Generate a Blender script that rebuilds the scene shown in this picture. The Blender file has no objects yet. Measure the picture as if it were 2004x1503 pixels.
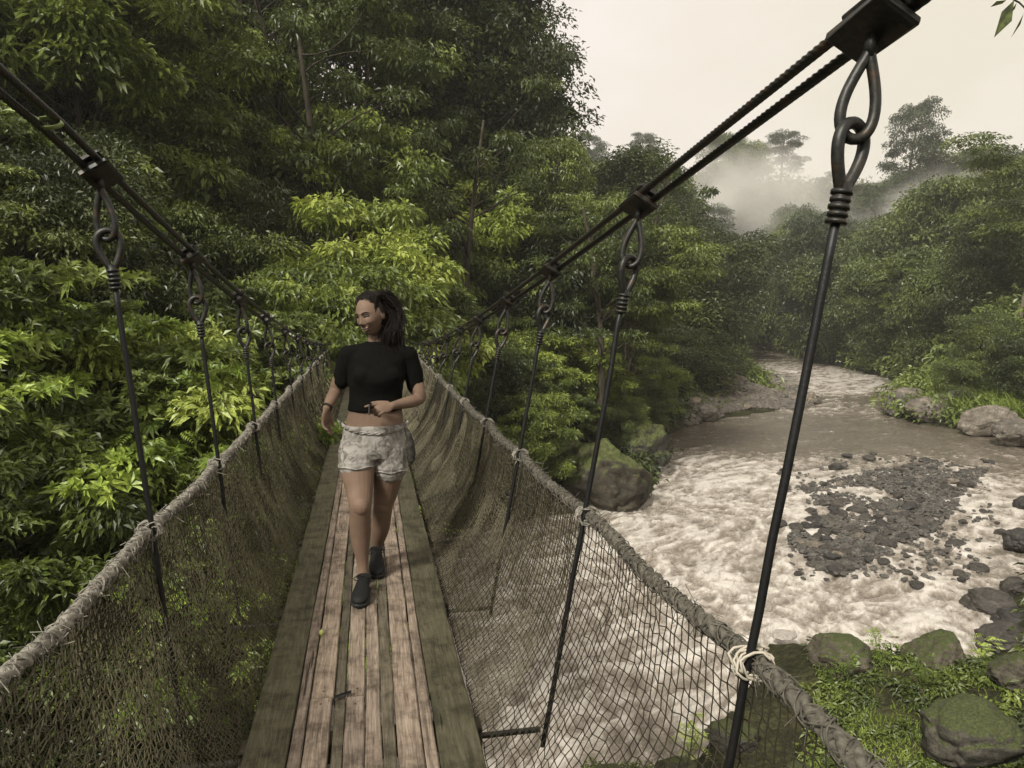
import bpy, math, random
import numpy as np
from math import sin, cos, pi, radians, atan2, exp, sqrt, atan, hypot
rng = np.random.default_rng(7)
random.seed(7)
SC = bpy.context.scene
COL = SC.collection

# ---------------------------------------------------------------- camera
FPX, CX, CY = 1450., 1002., 751.5
TH = atan(151.5/1450); PSI = atan(281/hypot(1450, 151.5))
CAM = np.array([0, 0, 1.57])
FW = np.array([sin(PSI)*cos(TH), cos(PSI)*cos(TH), -sin(TH)])
RT = np.array([cos(PSI), -sin(PSI), 0.]); UP = np.cross(RT, FW)
cd = bpy.data.cameras.new('camera'); cam = bpy.data.objects.new('camera', cd); COL.objects.link(cam)
cd.sensor_width = 36; cd.lens = FPX/2004*36; cd.clip_start = .05; cd.clip_end = 3000
cam.location = CAM; cam.rotation_euler = (pi/2-TH, 0, -PSI)
SC.camera = cam

def ray(px, py): return FW*FPX + RT*(px-CX) - UP*(py-CY)
def atY(px, py, Y): r = ray(px, py); return CAM + r*(Y/r[1])
def atZ(px, py, Z): r = ray(px, py); return CAM + r*((Z-CAM[2])/r[2])
def azD(px, D):
    a = atan((px-CX)/1458.) + PSI
    return D*sin(a), D*cos(a)

# ---------------------------------------------------------------- sky and sun
SUN_EL, SUN_AZ = 42, -138      # sun stands to the left and a little behind the camera
w = bpy.data.worlds.new("World"); SC.world = w; w.use_nodes = True
nt = w.node_tree; nt.nodes.clear()
def N(t, typ, **kw):
    n = t.nodes.new(typ)
    for k, v in kw.items():
        if hasattr(n, k) and not k[0].isupper(): setattr(n, k, v)
        else: n.inputs[k].default_value = v
    return n
out = N(nt, 'ShaderNodeOutputWorld')
sky = N(nt, 'ShaderNodeTexSky'); sky.sky_type = 'NISHITA'; sky.sun_disc = False
sky.sun_elevation = radians(SUN_EL); sky.sun_rotation = radians(SUN_AZ)
sky.dust_density = 3
b1 = N(nt, 'ShaderNodeBackground', Strength=.08); nt.links.new(sky.outputs[0], b1.inputs[0])
tc = N(nt, 'ShaderNodeTexCoord'); mp = N(nt, 'ShaderNodeMapping'); mp.inputs['Scale'].default_value = (1, 1, 2.2)
nt.links.new(tc.outputs['Generated'], mp.inputs[0])
ns = N(nt, 'ShaderNodeTexNoise', Scale=2.4, Detail=5.0, Roughness=.5); nt.links.new(mp.outputs[0], ns.inputs['Vector'])
cr = N(nt, 'ShaderNodeValToRGB'); nt.links.new(ns.outputs[0], cr.inputs[0])
cr.color_ramp.elements[0].position = .35; cr.color_ramp.elements[0].color = (.80, .73, .60, 1)
cr.color_ramp.elements[1].position = .62; cr.color_ramp.elements[1].color = (.90, .82, .75, 1)
b2 = N(nt, 'ShaderNodeBackground', Strength=1.16); nt.links.new(cr.outputs[0], b2.inputs[0])
mx = N(nt, 'ShaderNodeMixShader', Fac=.93)
nt.links.new(b1.outputs[0], mx.inputs[1]); nt.links.new(b2.outputs[0], mx.inputs[2])
nt.links.new(mx.outputs[0], out.inputs[0])
sd = bpy.data.lights.new('sun', 'SUN'); sd.energy = 5.0; sd.angle = radians(11); sd.color = (1, .97, .87)
sun = bpy.data.objects.new('sun', sd); COL.objects.link(sun)
# direction the light travels
_az = radians(SUN_AZ); _el = radians(SUN_EL)
sv = np.array([sin(_az)*cos(_el), cos(_az)*cos(_el), sin(_el)])   # towards the sun
from mathutils import Vector, Matrix, Euler
sun.rotation_euler = Vector(sv).to_track_quat('Z', 'Y').to_euler()
SC.view_settings.view_transform = 'Standard'; SC.view_settings.look = 'None'
SC.view_settings.exposure = 0; SC.view_settings.gamma = 1
SC.render.engine = 'CYCLES'
SC.cycles.max_bounces = 6; SC.cycles.transparent_max_bounces = 8
SC.cycles.volume_bounces = 1

# ---------------------------------------------------------------- noise
def _h(ix, iy, iz, s):
    n = (ix.astype(np.int64)*374761393 + iy.astype(np.int64)*668265263 + iz.astype(np.int64)*2147483647 + s*974711) & 0xffffffff
    n = ((n ^ (n >> 13))*1274126177) & 0xffffffff
    n = n ^ (n >> 16)
    return (n & 0xffff)/65535.
def vn(p, s=0):
    p = np.asarray(p, float); i = np.floor(p).astype(np.int64); f = p-i; f = f*f*(3-2*f); r = 0
    for a in (0, 1):
        for b in (0, 1):
            for c in (0, 1):
                wgt = (f[..., 0] if a else 1-f[..., 0])*(f[..., 1] if b else 1-f[..., 1])*(f[..., 2] if c else 1-f[..., 2])
                r = r + wgt*_h(i[..., 0]+a, i[..., 1]+b, i[..., 2]+c, s)
    return r*2-1
def fbm(p, s=0, o=4, g=.5):
    p = np.asarray(p, float); r = 0; a = 1; t = 0
    for k in range(o):
        r = r + a*vn(p*(2.03**k)+k*17.3, s+k); t += a; a *= g
    return r/t
def sstep(a, b, x):
    t = np.clip((x-a)/(b-a), 0, 1); return t*t*(3-2*t)

# ---------------------------------------------------------------- mesh helpers
class MB:
    def __init__(s): s.V = []; s.F = {}; s.n = 0
    def add(s, V, F):
        V = np.asarray(V, float).reshape(-1, 3)
        if isinstance(F, dict):
            for k, f in F.items(): s.F.setdefault(k, []).append(np.asarray(f)+s.n)
        else:
            F = np.asarray(F); s.F.setdefault(F.shape[1], []).append(F+s.n)
        s.V.append(V); s.n += len(V); return s
    def arrays(s):
        return np.concatenate(s.V), {k: np.concatenate(v) for k, v in s.F.items()}
    def mesh(s, name, mats=None, smooth=False):
        V, F = s.arrays()
        me = bpy.data.meshes.new(name)
        me.vertices.add(len(V)); me.vertices.foreach_set('co', V.astype(np.float32).ravel())
        tot = sum(f.size for f in F.values()); cnt = sum(len(f) for f in F.values())
        me.loops.add(tot); me.polygons.add(cnt)
        li = np.concatenate([f.ravel() for f in F.values()]).astype(np.int32)
        ls = []; off = 0
        for k, f in F.items():
            ls.append(off+np.arange(len(f))*k); off += f.size
        me.loops.foreach_set('vertex_index', li)
        me.polygons.foreach_set('loop_start', np.concatenate(ls).astype(np.int32))
        me.polygons.foreach_set('use_smooth', np.full(cnt, smooth))
        me.update(calc_edges=True); me.validate()
        for m in (mats if isinstance(mats, (list, tuple)) else [mats] if mats else []): me.materials.append(m)
        return me
    def obj(s, name, mat, parent=None, smooth=False):
        me = s.mesh(name, mat, smooth)
        return link(name, me, parent)
def link(name, me, parent=None, loc=None):
    o = bpy.data.objects.new(name, me); COL.objects.link(o)
    if parent is not None: o.parent = parent
    if loc is not None: o.location = loc
    return o
def tag(o, label=None, cat=None, group=None, kind=None):
    if label: o['label'] = label
    if cat: o['category'] = cat
    if group: o['group'] = group
    if kind: o['kind'] = kind
    return o
def empty(name, loc, label, cat, group=None):
    o = bpy.data.objects.new(name, None); COL.objects.link(o); o.location = loc; o.empty_display_size = .1
    return tag(o, label, cat, group)
def struct(o): o['kind'] = 'structure'; return o

def frames(P):
    P = np.asarray(P, float); T = np.gradient(P, axis=0); T /= np.linalg.norm(T, axis=1)[:, None]+1e-12
    a = np.array([0, 0, 1.]) if abs(T[0][2]) < .9 else np.array([1., 0, 0])
    u = np.cross(T[0], a); u /= np.linalg.norm(u); U = [u]
    for i in range(1, len(P)):
        u = U[-1]-T[i]*np.dot(U[-1], T[i]); u /= np.linalg.norm(u)+1e-12; U.append(u)
    U = np.array(U); return T, U, np.cross(T, U)
def tube(P, r, n=8, lobes=0, amp=0, twist=0, caps=True, closed=False, flat=1.):
    P = np.asarray(P, float); m = len(P); r = np.broadcast_to(np.asarray(r, float), (m,))
    T, U, W = frames(P)
    if closed:
        T = np.roll(P, -1, 0)-np.roll(P, 1, 0); T /= np.linalg.norm(T, axis=1)[:, None]
    th = np.arange(n)/n*2*pi
    L = np.concatenate([[0], np.cumsum(np.linalg.norm(np.diff(P, axis=0), axis=1))])
    R = r[:, None]*np.ones((1, n))
    if lobes: R = R*(1+amp*np.abs(np.cos(lobes/2*(th[None]-L[:, None]*twist)))-amp*.5)
    V = P[:, None]+R[..., None]*(np.cos(th)[None, :, None]*U[:, None]+flat*np.sin(th)[None, :, None]*W[:, None])
    i = np.arange(m if closed else m-1)[:, None]*n; i2 = ((np.arange(m if closed else m-1)+1) % m)[:, None]*n
    j = np.arange(n)[None]; k = (j+1) % n
    F = np.stack([i+j, i+k, i2+k, i2+j], -1).reshape(-1, 4)
    V = V.reshape(-1, 3); D = {4: F}
    if caps and not closed:
        V = np.concatenate([V, P[:1], P[-1:]]); c = m*n; j = j[0]; k = k[0]
        D[3] = np.concatenate([np.stack([np.full(n, c), k, j], 1), np.stack([np.full(n, c+1), (m-1)*n+j, (m-1)*n+k], 1)])
    return V, D
def multitube(P, r, n=3):
    """P (m,k,3) polylines, all as thin n-sided tubes"""
    P = np.asarray(P, float); m, k = P.shape[:2]
    T = np.gradient(P, axis=1); T /= np.linalg.norm(T, axis=2)[..., None]+1e-12
    ref = np.where((np.abs(T[..., 2:3]) < .85), np.array([0, 0, 1.]), np.array([1., 0, 0]))
    U = np.cross(T, ref); U /= np.linalg.norm(U, axis=2)[..., None]+1e-12; W = np.cross(T, U)
    th = np.arange(n)/n*2*pi+.3
    r = np.broadcast_to(np.asarray(r, float), (m, k))
    V = P[:, :, None]+r[:, :, None, None]*(np.cos(th)[:, None]*U[:, :, None]+np.sin(th)[:, None]*W[:, :, None])
    idx = np.arange(m*k*n).reshape(m, k, n)
    a = idx[:, :-1]; b = idx[:, 1:]
    F = np.stack([a, np.roll(a, -1, 2), np.roll(b, -1, 2), b], -1).reshape(-1, 4)
    return V.reshape(-1, 3), F
def box(c, s, rot=None):
    s = np.asarray(s)/2.; V = np.array([[x, y, z] for x in (-1, 1) for y in (-1, 1) for z in (-1, 1)])*s
    if rot is not None: V = V@np.array(rot.to_3x3()).T
    return V+np.asarray(c), np.array([[0, 1, 3, 2], [4, 6, 7, 5], [0, 4, 5, 1], [2, 3, 7, 6], [0, 2, 6, 4], [1, 5, 7, 3]])
def bbox_bevel(c, s, b):
    """box with chamfered edges (three nested rings)"""
    hx, hy, hz = np.asarray(s)/2.
    rings = []
    for z, d in ((-hz, b), (-hz+b, 0), (hz-b, 0), (hz, b)):
        x, y = hx-d, hy-d; q = b*.6
        rings.append([(-x+q, -y, z), (x-q, -y, z), (x, -y+q, z), (x, y-q, z), (x-q, y, z), (-x+q, y, z), (-x, y-q, z), (-x, -y+q, z)])
    V = np.array(rings).reshape(-1, 3)+np.asarray(c); F = []
    for i in range(3):
        for j in range(8): F.append([i*8+j, i*8+(j+1) % 8, (i+1)*8+(j+1) % 8, (i+1)*8+j])
    return V, {4: np.array(F), 8: np.array([[7, 6, 5, 4, 3, 2, 1, 0], [24, 25, 26, 27, 28, 29, 30, 31]])}
def sphere(c, r, nu=16, nv=10, R=None):
    u = np.arange(nu)/nu*2*pi; v = (np.arange(nv+1))/nv*pi
    V = np.stack([np.outer(np.sin(v), np.cos(u)), np.outer(np.sin(v), np.sin(u)), np.outer(np.cos(v), np.ones(nu))], -1)
    V = V*np.asarray(r)
    if R is not None: V = V@np.array(R).T
    V = V.reshape(-1, 3)+np.asarray(c)
    i = np.arange(nv)[:, None]*nu; j = np.arange(nu)[None]; k = (j+1) % nu
    F = np.stack([i+j, i+nu+j, i+nu+k, i+k], -1).reshape(-1, 4)
    return V, F
def spline(pts, n):
    """Catmull-Rom through rows of pts"""
    P = np.asarray(pts, float); P = np.concatenate([[2*P[0]-P[1]], P, [2*P[-1]-P[-2]]]); m = len(P)-3
    t = np.linspace(0, m-1e-6, n); i = t.astype(int); f = (t-i)[:, None]
    a, b, c, d = P[i], P[i+1], P[i+2], P[i+3]
    return .5*((2*b)+(-a+c)*f+(2*a-5*b+4*c-d)*f*f+(-a+3*b-3*c+d)*f**3)

# ---------------------------------------------------------------- materials
def mat(name):
    m = bpy.data.materials.new(name); m.use_nodes = True; t = m.node_tree; t.nodes.clear()
    o = N(t, 'ShaderNodeOutputMaterial'); return m, t, o
def ramp(t, fac, stops):
    r = N(t, 'ShaderNodeValToRGB'); t.links.new(fac, r.inputs[0]); e = r.color_ramp.elements
    while len(e) < len(stops): e.new(.5)
    for x, (p, c) in zip(e, stops): x.position = p; x.color = (*c, 1)
    return r.outputs[0]
def noise(t, vec, scale, detail=4, rough=.55, dist=0):
    n = N(t, 'ShaderNodeTexNoise', Scale=scale, Detail=float(detail), Roughness=rough, Distortion=float(dist))
    if vec is not None: t.links.new(vec, n.inputs['Vector'])
    return n.outputs[0]
def coords(t, scale=(1, 1, 1), which='Object'):
    c = N(t, 'ShaderNodeTexCoord'); m = N(t, 'ShaderNodeMapping'); m.inputs['Scale'].default_value = scale
    t.links.new(c.outputs[which], m.inputs[0]); return m.outputs[0]
def geopos(t): return N(t, 'ShaderNodeNewGeometry').outputs['Position']
def mathn(t, op, a, b=None, clamp=False):
    n = N(t, 'ShaderNodeMath', operation=op); n.use_clamp = clamp
    for i, x in enumerate((a, b)):
        if x is None: continue
        if isinstance(x, (int, float)): n.inputs[i].default_value = x
        else: t.links.new(x, n.inputs[i])
    return n.outputs[0]
def mixc(t, fac, a, b, mode='MIX'):
    n = N(t, 'ShaderNodeMix'); n.data_type = 'RGBA'; n.blend_type = mode
    for s, x in ((n.inputs[0], fac), (n.inputs[6], a), (n.inputs[7], b)):
        if isinstance(x, (int, float)): s.default_value = x
        elif isinstance(x, tuple): s.default_value = (*x, 1)
        else: t.links.new(x, s)
    return n.outputs[2]
def bump(t, h, strength=.5, dist=.01):
    b = N(t, 'ShaderNodeBump', Strength=strength, Distance=dist); t.links.new(h, b.inputs['Height']); return b.outputs[0]
def princ(t, o, col, rough=.6, spec=.4, normal=None, metal=0):
    p = N(t, 'ShaderNodeBsdfPrincipled'); p.inputs['Specular IOR Level'].default_value = spec; p.inputs['Metallic'].default_value = metal
    if isinstance(col, tuple): p.inputs['Base Color'].default_value = (*col, 1)
    else: t.links.new(col, p.inputs['Base Color'])
    if isinstance(rough, (int, float)): p.inputs['Roughness'].default_value = rough
    else: t.links.new(rough, p.inputs['Roughness'])
    if normal is not None: t.links.new(normal, p.inputs['Normal'])
    if o is not None: t.links.new(p.outputs[0], o.inputs[0])
    return p
def leafmat(name, dark, mid, light, trans=.25, nscale=.8, rough=.42, spec=.5):
    m, t, o = mat(name)
    oi = N(t, 'ShaderNodeObjectInfo')
    pos = coords(t)
    n1 = noise(t, pos, nscale, 3); n2 = noise(t, pos, 26, 1)
    f = mathn(t, 'ADD', mathn(t, 'MULTIPLY', n1, .55), mathn(t, 'MULTIPLY', n2, .45))
    f = mathn(t, 'ADD', f, mathn(t, 'MULTIPLY', mathn(t, 'SUBTRACT', oi.outputs['Random'], .5), .22))
    c = ramp(t, f, [(.33, dark), (.5, mid), (.68, light)])
    p = princ(t, None, c, rough, spec)
    tr = N(t, 'ShaderNodeBsdfTranslucent')
    c2 = mixc(t, .5, c, light); t.links.new(c2, tr.inputs[0])
    mxs = N(t, 'ShaderNodeMixShader', Fac=trans)
    t.links.new(p.outputs[0], mxs.inputs[1]); t.links.new(tr.outputs[0], mxs.inputs[2]); t.links.new(mxs.outputs[0], o.inputs[0])
    return m
M = {}
M['leaf_near'] = leafmat('lit_tone_green_leaf', (.040, .064, .011), (.19, .27, .04), (.56, .66, .14), .28, 1.4)  # green raised so the leaf colour itself carries the near-left brightness
M['leaf_mid'] = leafmat('mid_green_leaf', (.014, .022, .006), (.062, .086, .019), (.24, .29, .06), .22, .7)
M['leaf_brt'] = leafmat('yellow_green_leaf', (.024, .036, .008), (.11, .15, .027), (.40, .46, .09), .25, .8)
M['leaf_dark'] = leafmat('shade_tone_green_leaf', (.012, .018, .006), (.040, .055, .015), (.15, .18, .045), .2, .5)  # green lowered to paint the deep forest shade into the leaves
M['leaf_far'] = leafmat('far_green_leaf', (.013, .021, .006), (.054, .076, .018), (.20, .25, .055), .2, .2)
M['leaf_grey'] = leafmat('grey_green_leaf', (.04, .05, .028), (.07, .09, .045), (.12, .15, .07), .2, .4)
M['grass'] = leafmat('grass_blade', (.07, .10, .014), (.16, .22, .035), (.33, .40, .09), .3, 1.5)
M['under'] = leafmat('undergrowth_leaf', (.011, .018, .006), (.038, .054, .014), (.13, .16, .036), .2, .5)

def rockmat(name, a, b, moss=0.5, scale=1., mosscol=(.05, .085, .018), rough=.75):
    m, t, o = mat(name); p = coords(t)
    n1 = noise(t, p, 2.2*scale, 6, .6); n2 = noise(t, p, 14*scale, 5, .65)
    f = mathn(t, 'ADD', mathn(t, 'MULTIPLY', n1, .5), mathn(t, 'MULTIPLY', n2, .5))
    c = ramp(t, f, [(.36, tuple(x*.45 for x in a)), (.5, a), (.66, b)])
    oi = N(t, 'ShaderNodeObjectInfo')
    c = mixc(t, 1., c, ramp(t, oi.outputs['Random'], [(0, (.55, .55, .57)), (1, (1.2, 1.1, 1))]), 'MULTIPLY')
    if moss:
        g = N(t, 'ShaderNodeNewGeometry'); sp = N(t, 'ShaderNodeSeparateXYZ'); t.links.new(g.outputs['Normal'], sp.inputs[0])
        mm = mathn(t, 'ADD', mathn(t, 'MULTIPLY', sp.outputs[2], .55), mathn(t, 'MULTIPLY', noise(t, p, 3.5*scale, 6, .7), .9))
        mf = ramp(t, mm, [(.78-moss*.35, (0, 0, 0)), (.95-moss*.3, (1, 1, 1))])
        mc = ramp(t, n2, [(.35, tuple(x*.5 for x in mosscol)), (.65, tuple(x*1.6 for x in mosscol))])
        c = mixc(t, mf, c, mc)
    princ(t, o, c, rough, .35, bump(t, f, .9, .06/scale)); return m
M['boulder'] = rockmat('mossy_boulder', (.050, .046, .034), (.12, .11, .08), .5, .8, (.060, .070, .020))
M['rock'] = rockmat('river_rock', (.13, .118, .10), (.34, .31, .27), 0, 1.5)
M['rock_dark'] = rockmat('wet_dark_rock', (.05, .047, .043), (.12, .11, .098), 0, 1.2, rough=.45)
M['rock_moss'] = rockmat('bank_rock', (.075, .068, .054), (.17, .155, .125), .12, 1.6, (.05, .06, .018))
M['pale'] = rockmat('pale_stone', (.62, .57, .50), (.78, .74, .68), 0, 2)

M['gravel'] = rockmat('mixed_gravel', (.10, .093, .082), (.30, .28, .245), 0, 3.5, rough=.55)
def simple(name, col, rough=.6, spec=.4, var=.35, scale=20, bstr=.4, bdist=.003, stretch=(1, 1, 1), metal=0):
    m, t, o = mat(name); p = coords(t, stretch); n = noise(t, p, scale, 5, .6)
    c = ramp(t, n, [(.3, tuple(x*(1-var) for x in col)), (.7, tuple(min(1, x*(1+var)) for x in col))])
    if metal: c = mixc(t, ramp(t, noise(t, p, 22, 6, .7), [(.52, (0, 0, 0)), (.68, (1, 1, 1))]), c, (.060, .034, .018))
    princ(t, o, c, rough, spec, bump(t, n, bstr, bdist), metal); return m
M['steel'] = simple('dark_weathered_steel', (.018, .018, .015), .45, .5, .6, 60, .6, .002, metal=.3)
M['cable'] = simple('greased_steel_cable', (.022, .022, .018), .38, .5, .5, 90, .3, .001, metal=.35)
M['hose'] = simple('black_rubber_hose', (.005, .005, .005), .5, .4, .4, 60)
M['rope'] = simple('weathered_rope', (.21, .195, .165), .9, .1, .55, 45, .8, .004)
M['rope_dark'] = simple('old_lashing_cord', (.10, .092, .075), .9, .1, .5, 60, .6, .003)
M['net'] = simple('open_net_twine', (.035, .030, .020), .85, .15, .5, 12)
M['net_fine'] = simple('fine_net_twine', (.135, .120, .082), .9, .1, .45, 2.5)
M['net_left'] = simple('mossy_net_twine', (.10, .092, .058), .9, .1, .5, 2.5)
M['tie'] = simple('bleached_tie_cord', (.42, .38, .31), .8, .2, .2, 50)
M['strap'] = simple('green_plastic_strip', (.28, .36, .14), .45, .4, .35, 25)
M['bark'] = simple('bark', (.045, .038, .028), .9, .1, .5, 6, .9, .03, (1, 1, .3))
M['bark_pale'] = simple('pale_bark', (.12, .10, .075), .9, .1, .4, 6, .9, .03, (1, 1, .3))
def woodmat(name, a, b, c3, moss=0.):
    m, t, o = mat(name)
    oi = N(t, 'ShaderNodeObjectInfo')
    co = N(t, 'ShaderNodeTexCoord'); mp = N(t, 'ShaderNodeMapping'); t.links.new(co.outputs['Object'], mp.inputs[0])
    cm = N(t, 'ShaderNodeCombineXYZ'); t.links.new(mathn(t, 'MULTIPLY', oi.outputs['Random'], 40.), cm.inputs[1])
    t.links.new(mathn(t, 'MULTIPLY', oi.outputs['Random'], 17.), cm.inputs[0]); t.links.new(cm.outputs[0], mp.inputs['Location'])
    m2 = N(t, 'ShaderNodeMapping'); m2.inputs['Scale'].default_value = (1, .035, 1); t.links.new(mp.outputs[0], m2.inputs[0])
    m3 = N(t, 'ShaderNodeMapping'); m3.inputs['Scale'].default_value = (1, .12, 1); t.links.new(mp.outputs[0], m3.inputs[0])
    g = noise(t, m2.outputs[0], 110, 8, .7, 1.2); g2 = noise(t, m3.outputs[0], 22, 4, .6, 2.0); big = noise(t, mp.outputs[0], 3.5, 5, .65)
    f = mathn(t, 'ADD', mathn(t, 'MULTIPLY', g, .5), mathn(t, 'ADD', mathn(t, 'MULTIPLY', g2, .28), mathn(t, 'MULTIPLY', big, .22)))
    c = ramp(t, f, [(.36, tuple(x*.42 for x in a)), (.46, a), (.56, b), (.68, c3)])
    tint = ramp(t, oi.outputs['Random'], [(0, (.80, .78, .76)), (1, (1.12, 1.08, 1.02))])
    c = mixc(t, 1., c, tint, 'MULTIPLY')
    st = ramp(t, noise(t, mp.outputs[0], 7, 6, .7), [(.34, (.38, .36, .32)), (.52, (1, 1, 1))])
    c = mixc(t, .8, c, st, 'MULTIPLY')
    ck = ramp(t, noise(t, m2.outputs[0], 34, 2, .5, .6), [(.27, (.12, .11, .10)), (.315, (1, 1, 1))])
    c = mixc(t, .9, c, ck, 'MULTIPLY')
    hgt = mathn(t, 'ADD', f, mathn(t, 'MULTIPLY', ck, .35))
    princ(t, o, c, .72, .25, bump(t, hgt, .8, .006)); return m
M['wood_light'] = woodmat('bleached_worn_wood', (.155, .125, .10), (.285, .232, .188), (.43, .36, .30))
M['wood_green'] = woodmat('algae_stained_wood', (.058, .056, .034), (.095, .088, .056), (.145, .13, .09))
M['wood_dark'] = woodmat('damp_dark_wood', (.07, .062, .045), (.12, .105, .078), (.18, .155, .12))

# ================================================================= TERRAIN AND RIVER
WZ = -5.5
RIV = np.array([(-1.2, -60), (-1.6, 9), (-1.8, 19), (2, 22.5), (6.5, 24), (9.6, 24.6), (11.5, 28), (13.5, 32), (15, 37), (19, 41), (23, 43.5),
                (31.5, 48), (32, 52), (33, 58), (36, 66), (42, 82), (50, 105), (45, 130), (20, 150), (0, 158), (-10, 190), (-4, 196), (30, 172), (56, 140), (63, 108), (56, 84), (50, 65),
                (46, 56), (38, 48), (34.5, 45), (32.5, 41), (33.2, 36), (35, 30.5), (30, 25.5), (23, 19.6), (19.2, 17.2), (15.4, 15), (13.3, 13.2),
                (12.3, 12.4), (11.2, 12.0), (9.6, 13.0), (8.1, 13.7), (6.6, 12.0), (5.6, 10.9), (4.6, 10.1), (2.8, 10.4), (2.0, 8), (1.6, 0), (1.6, -60)], float)
def sdist(X, Y):
    """distance to river polygon, negative inside"""
    d = np.full(X.shape, 1e9); ins = np.zeros(X.shape, bool)
    n = len(RIV)
    for i in range(n):
        a, b = RIV[i], RIV[(i+1) % n]; e = b-a
        t = np.clip(((X-a[0])*e[0]+(Y-a[1])*e[1])/(e@e), 0, 1)
        d = np.minimum(d, np.hypot(X-a[0]-t*e[0], Y-a[1]-t*e[1]))
        c = ((a[1] > Y) != (b[1] > Y)) & (X < (b[0]-a[0])*(Y-a[1])/(b[1]-a[1]+1e-12)+a[0])
        ins ^= c
    return np.where(ins, -d, d)
CP = [(-900, 8, -.5), (-400, 5, -2), (-200, 7, -1.6), (0, 8, -1.8), (200, 9, -2.3), (400, 12, -2.6), (0, 16, .8), (300, 18, .2), (500, 20, -1.6), (0, 28, 6.5), (-600, 25, 8), (300, 30, 5.5),
      (500, 32, 3), (650, 40, 1), (721, 46, .2), (721, 30, -2.8), (850, 30, -3.2), (850, 45, .5), (1000, 30, -3.6), (1000, 45, .5), (1150, 32, -4), (1150, 45, -1),
      (1300, 50, -3.6), (1300, 65, 1.5), (0, 45, 17), (300, 50, 14), (500, 55, 8), (700, 60, 4), (900, 60, 3), (1100, 65, 3), (0, 80, 32), (400, 80, 20), (700, 90, 7),
      (1000, 90, 6), (1250, 95, 6), (1300, 130, 10), (600, 150, 12), (1000, 150, 10), (1380, 62, -3.5), (1430, 55, -4.9), (1500, 50, -5.0), (1550, 50, -5.1),
      (1400, 140, 4), (1500, 118, 1), (1600, 125, 2), (1700, 110, 2), (1800, 110, 3), (1900, 100, 3), (2004, 90, 3), (1650, 92, -1), (1750, 80, 0), (1850, 68, -1), (1950, 66, 1),
      (1500, 185, 5), (1650, 170, 9), (1750, 165, 17), (1850, 175, 16), (2004, 175, 14), (1400, 260, 38), (1600, 280, 36), (1300, 250, 38), (1150, 250, 36), (2200, 200, 20),
      (1850, 50, -4.2), (1920, 46, -3.2), (2004, 44, -2.5), (2100, 42, -1), (2200, 30, -2.5), (2500, 30, 0), (1700, 9, -4.75), (1500, 9, -4.5), (2004, 9, -4.5), (1900, 11, -4.9),
      (1500, 4, -3.6), (2300, 6, -3.2), (2400, 16, -3.5), (3000, 8, -2)]
CPA = np.array([(*azD(p, d), z) for p, d, z in CP])
def hgt(X, Y):
    X = np.asarray(X, float); Y = np.asarray(Y, float)
    R = np.hypot(X, Y)+2; num = 0; den = 0
    for x, y, z in CPA:
        r = hypot(x, y)+2
        d2 = ((X-x)**2+(Y-y)**2)/(.18*(R+r)/2)**2*.25
        wt = 1/(d2+.02)**2; num = num+wt*z; den = den+wt
    z = num/den
    far = sstep(260, 420, R); z = z*(1-far)+20*far
    d = sdist(X, Y)
    k = 3.0+.06*R
    P = np.stack([X, Y, X*0], -1)
    z = z+fbm(P*.35, 3, 4)*.35*np.clip(d/3, 0, 1)+fbm(P*.06, 5, 3)*.05*np.clip(R-20, 0, 60)*np.clip(d/10, 0, 1)
    t = np.clip(d/k, 0, 1)
    edge = WZ+.12*np.minimum(1, np.maximum(d, 0)*2)
    left = sstep(-1.0, -2.5, X)*(Y < 22)
    t = np.maximum(np.sqrt(t)*left, t*t*(3-2*t)*.5+t*.5)
    o = edge+(z-edge)*t
    return np.where(d < 0, WZ-.15-np.minimum(1.2, -d*.4), o)
def hz(x, y): return float(hgt(np.array([x]), np.array([y]))[0])

gu = np.sinh(np.linspace(-1, 1, 520)*4.2)/np.sinh(4.2)*460
GX, GY = np.meshgrid(gu+8, gu+18)
ZZ = hgt(GX, GY)
nn = len(gu); idx = np.arange(nn*nn).reshape(nn, nn)
F = np.stack([idx[:-1, :-1], idx[:-1, 1:], idx[1:, 1:], idx[1:, :-1]], -1).reshape(-1, 4)
m, t, o = mat('forest_soil'); p = geopos(t)
n1 = noise(t, p, .9, 6, .6); n2 = noise(t, p, 9, 5, .65)
c = ramp(t, mathn(t, 'ADD', mathn(t, 'MULTIPLY', n1, .5), mathn(t, 'MULTIPLY', n2, .5)), [(.36, (.016, .016, .010)), (.5, (.040, .040, .020)), (.64, (.085, .085, .038))])
princ(t, o, c, .95, .1, bump(t, n2, 1, .12)); M['soil'] = m
g = MB().add(np.stack([GX, GY, ZZ], -1).reshape(-1, 3), F).obj('ground', M['soil'], smooth=True); struct(g)

# water: view-density grid with real waves
def foamfield(X, Y):
    def G(x, y, s, a): return a*np.exp(-((X-x)**2+(Y-y)**2)/(2*s*s))
    f = .46+G(5, 13, 3.5, .55)+G(13, 28, 3.5, .8)+G(9.5, 22, 3, .75)+G(16, 26, 4, .5)+G(7.5, 19, 2.4, .6)+G(6, 16, 2.5, .3)+G(10, 14.5, 2, .55)+G(13, 15, 2, .5)+G(43, 62, 4, .9)+G(38, 56, 3, .5)+G(18, 19, 2.5, .45)+G(23, 24, 3, .4)+G(48, 75, 8, .3)
    f = f-G(23, 38, 4.0, .55)-G(29, 37, 4, .5)-G(18, 36, 3, .4)-G(40, 50, 3, .3)-G(11, 18.5, 2, .3)+G(30, 45, 3, .2)+G(47, 66, 9, .35)
    return np.clip(f, 0, 1)
ra = np.linspace(-1.02, 1.05, 560)
rr = np.concatenate([np.linspace(1, 12, 60)[:-1], np.exp(np.linspace(np.log(12), np.log(210), 640))])
RR, AA = np.meshgrid(rr, ra, indexing='ij')
WX = RR*np.sin(AA); WY = RR*np.cos(AA)
FF = foamfield(WX, WY)
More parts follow.
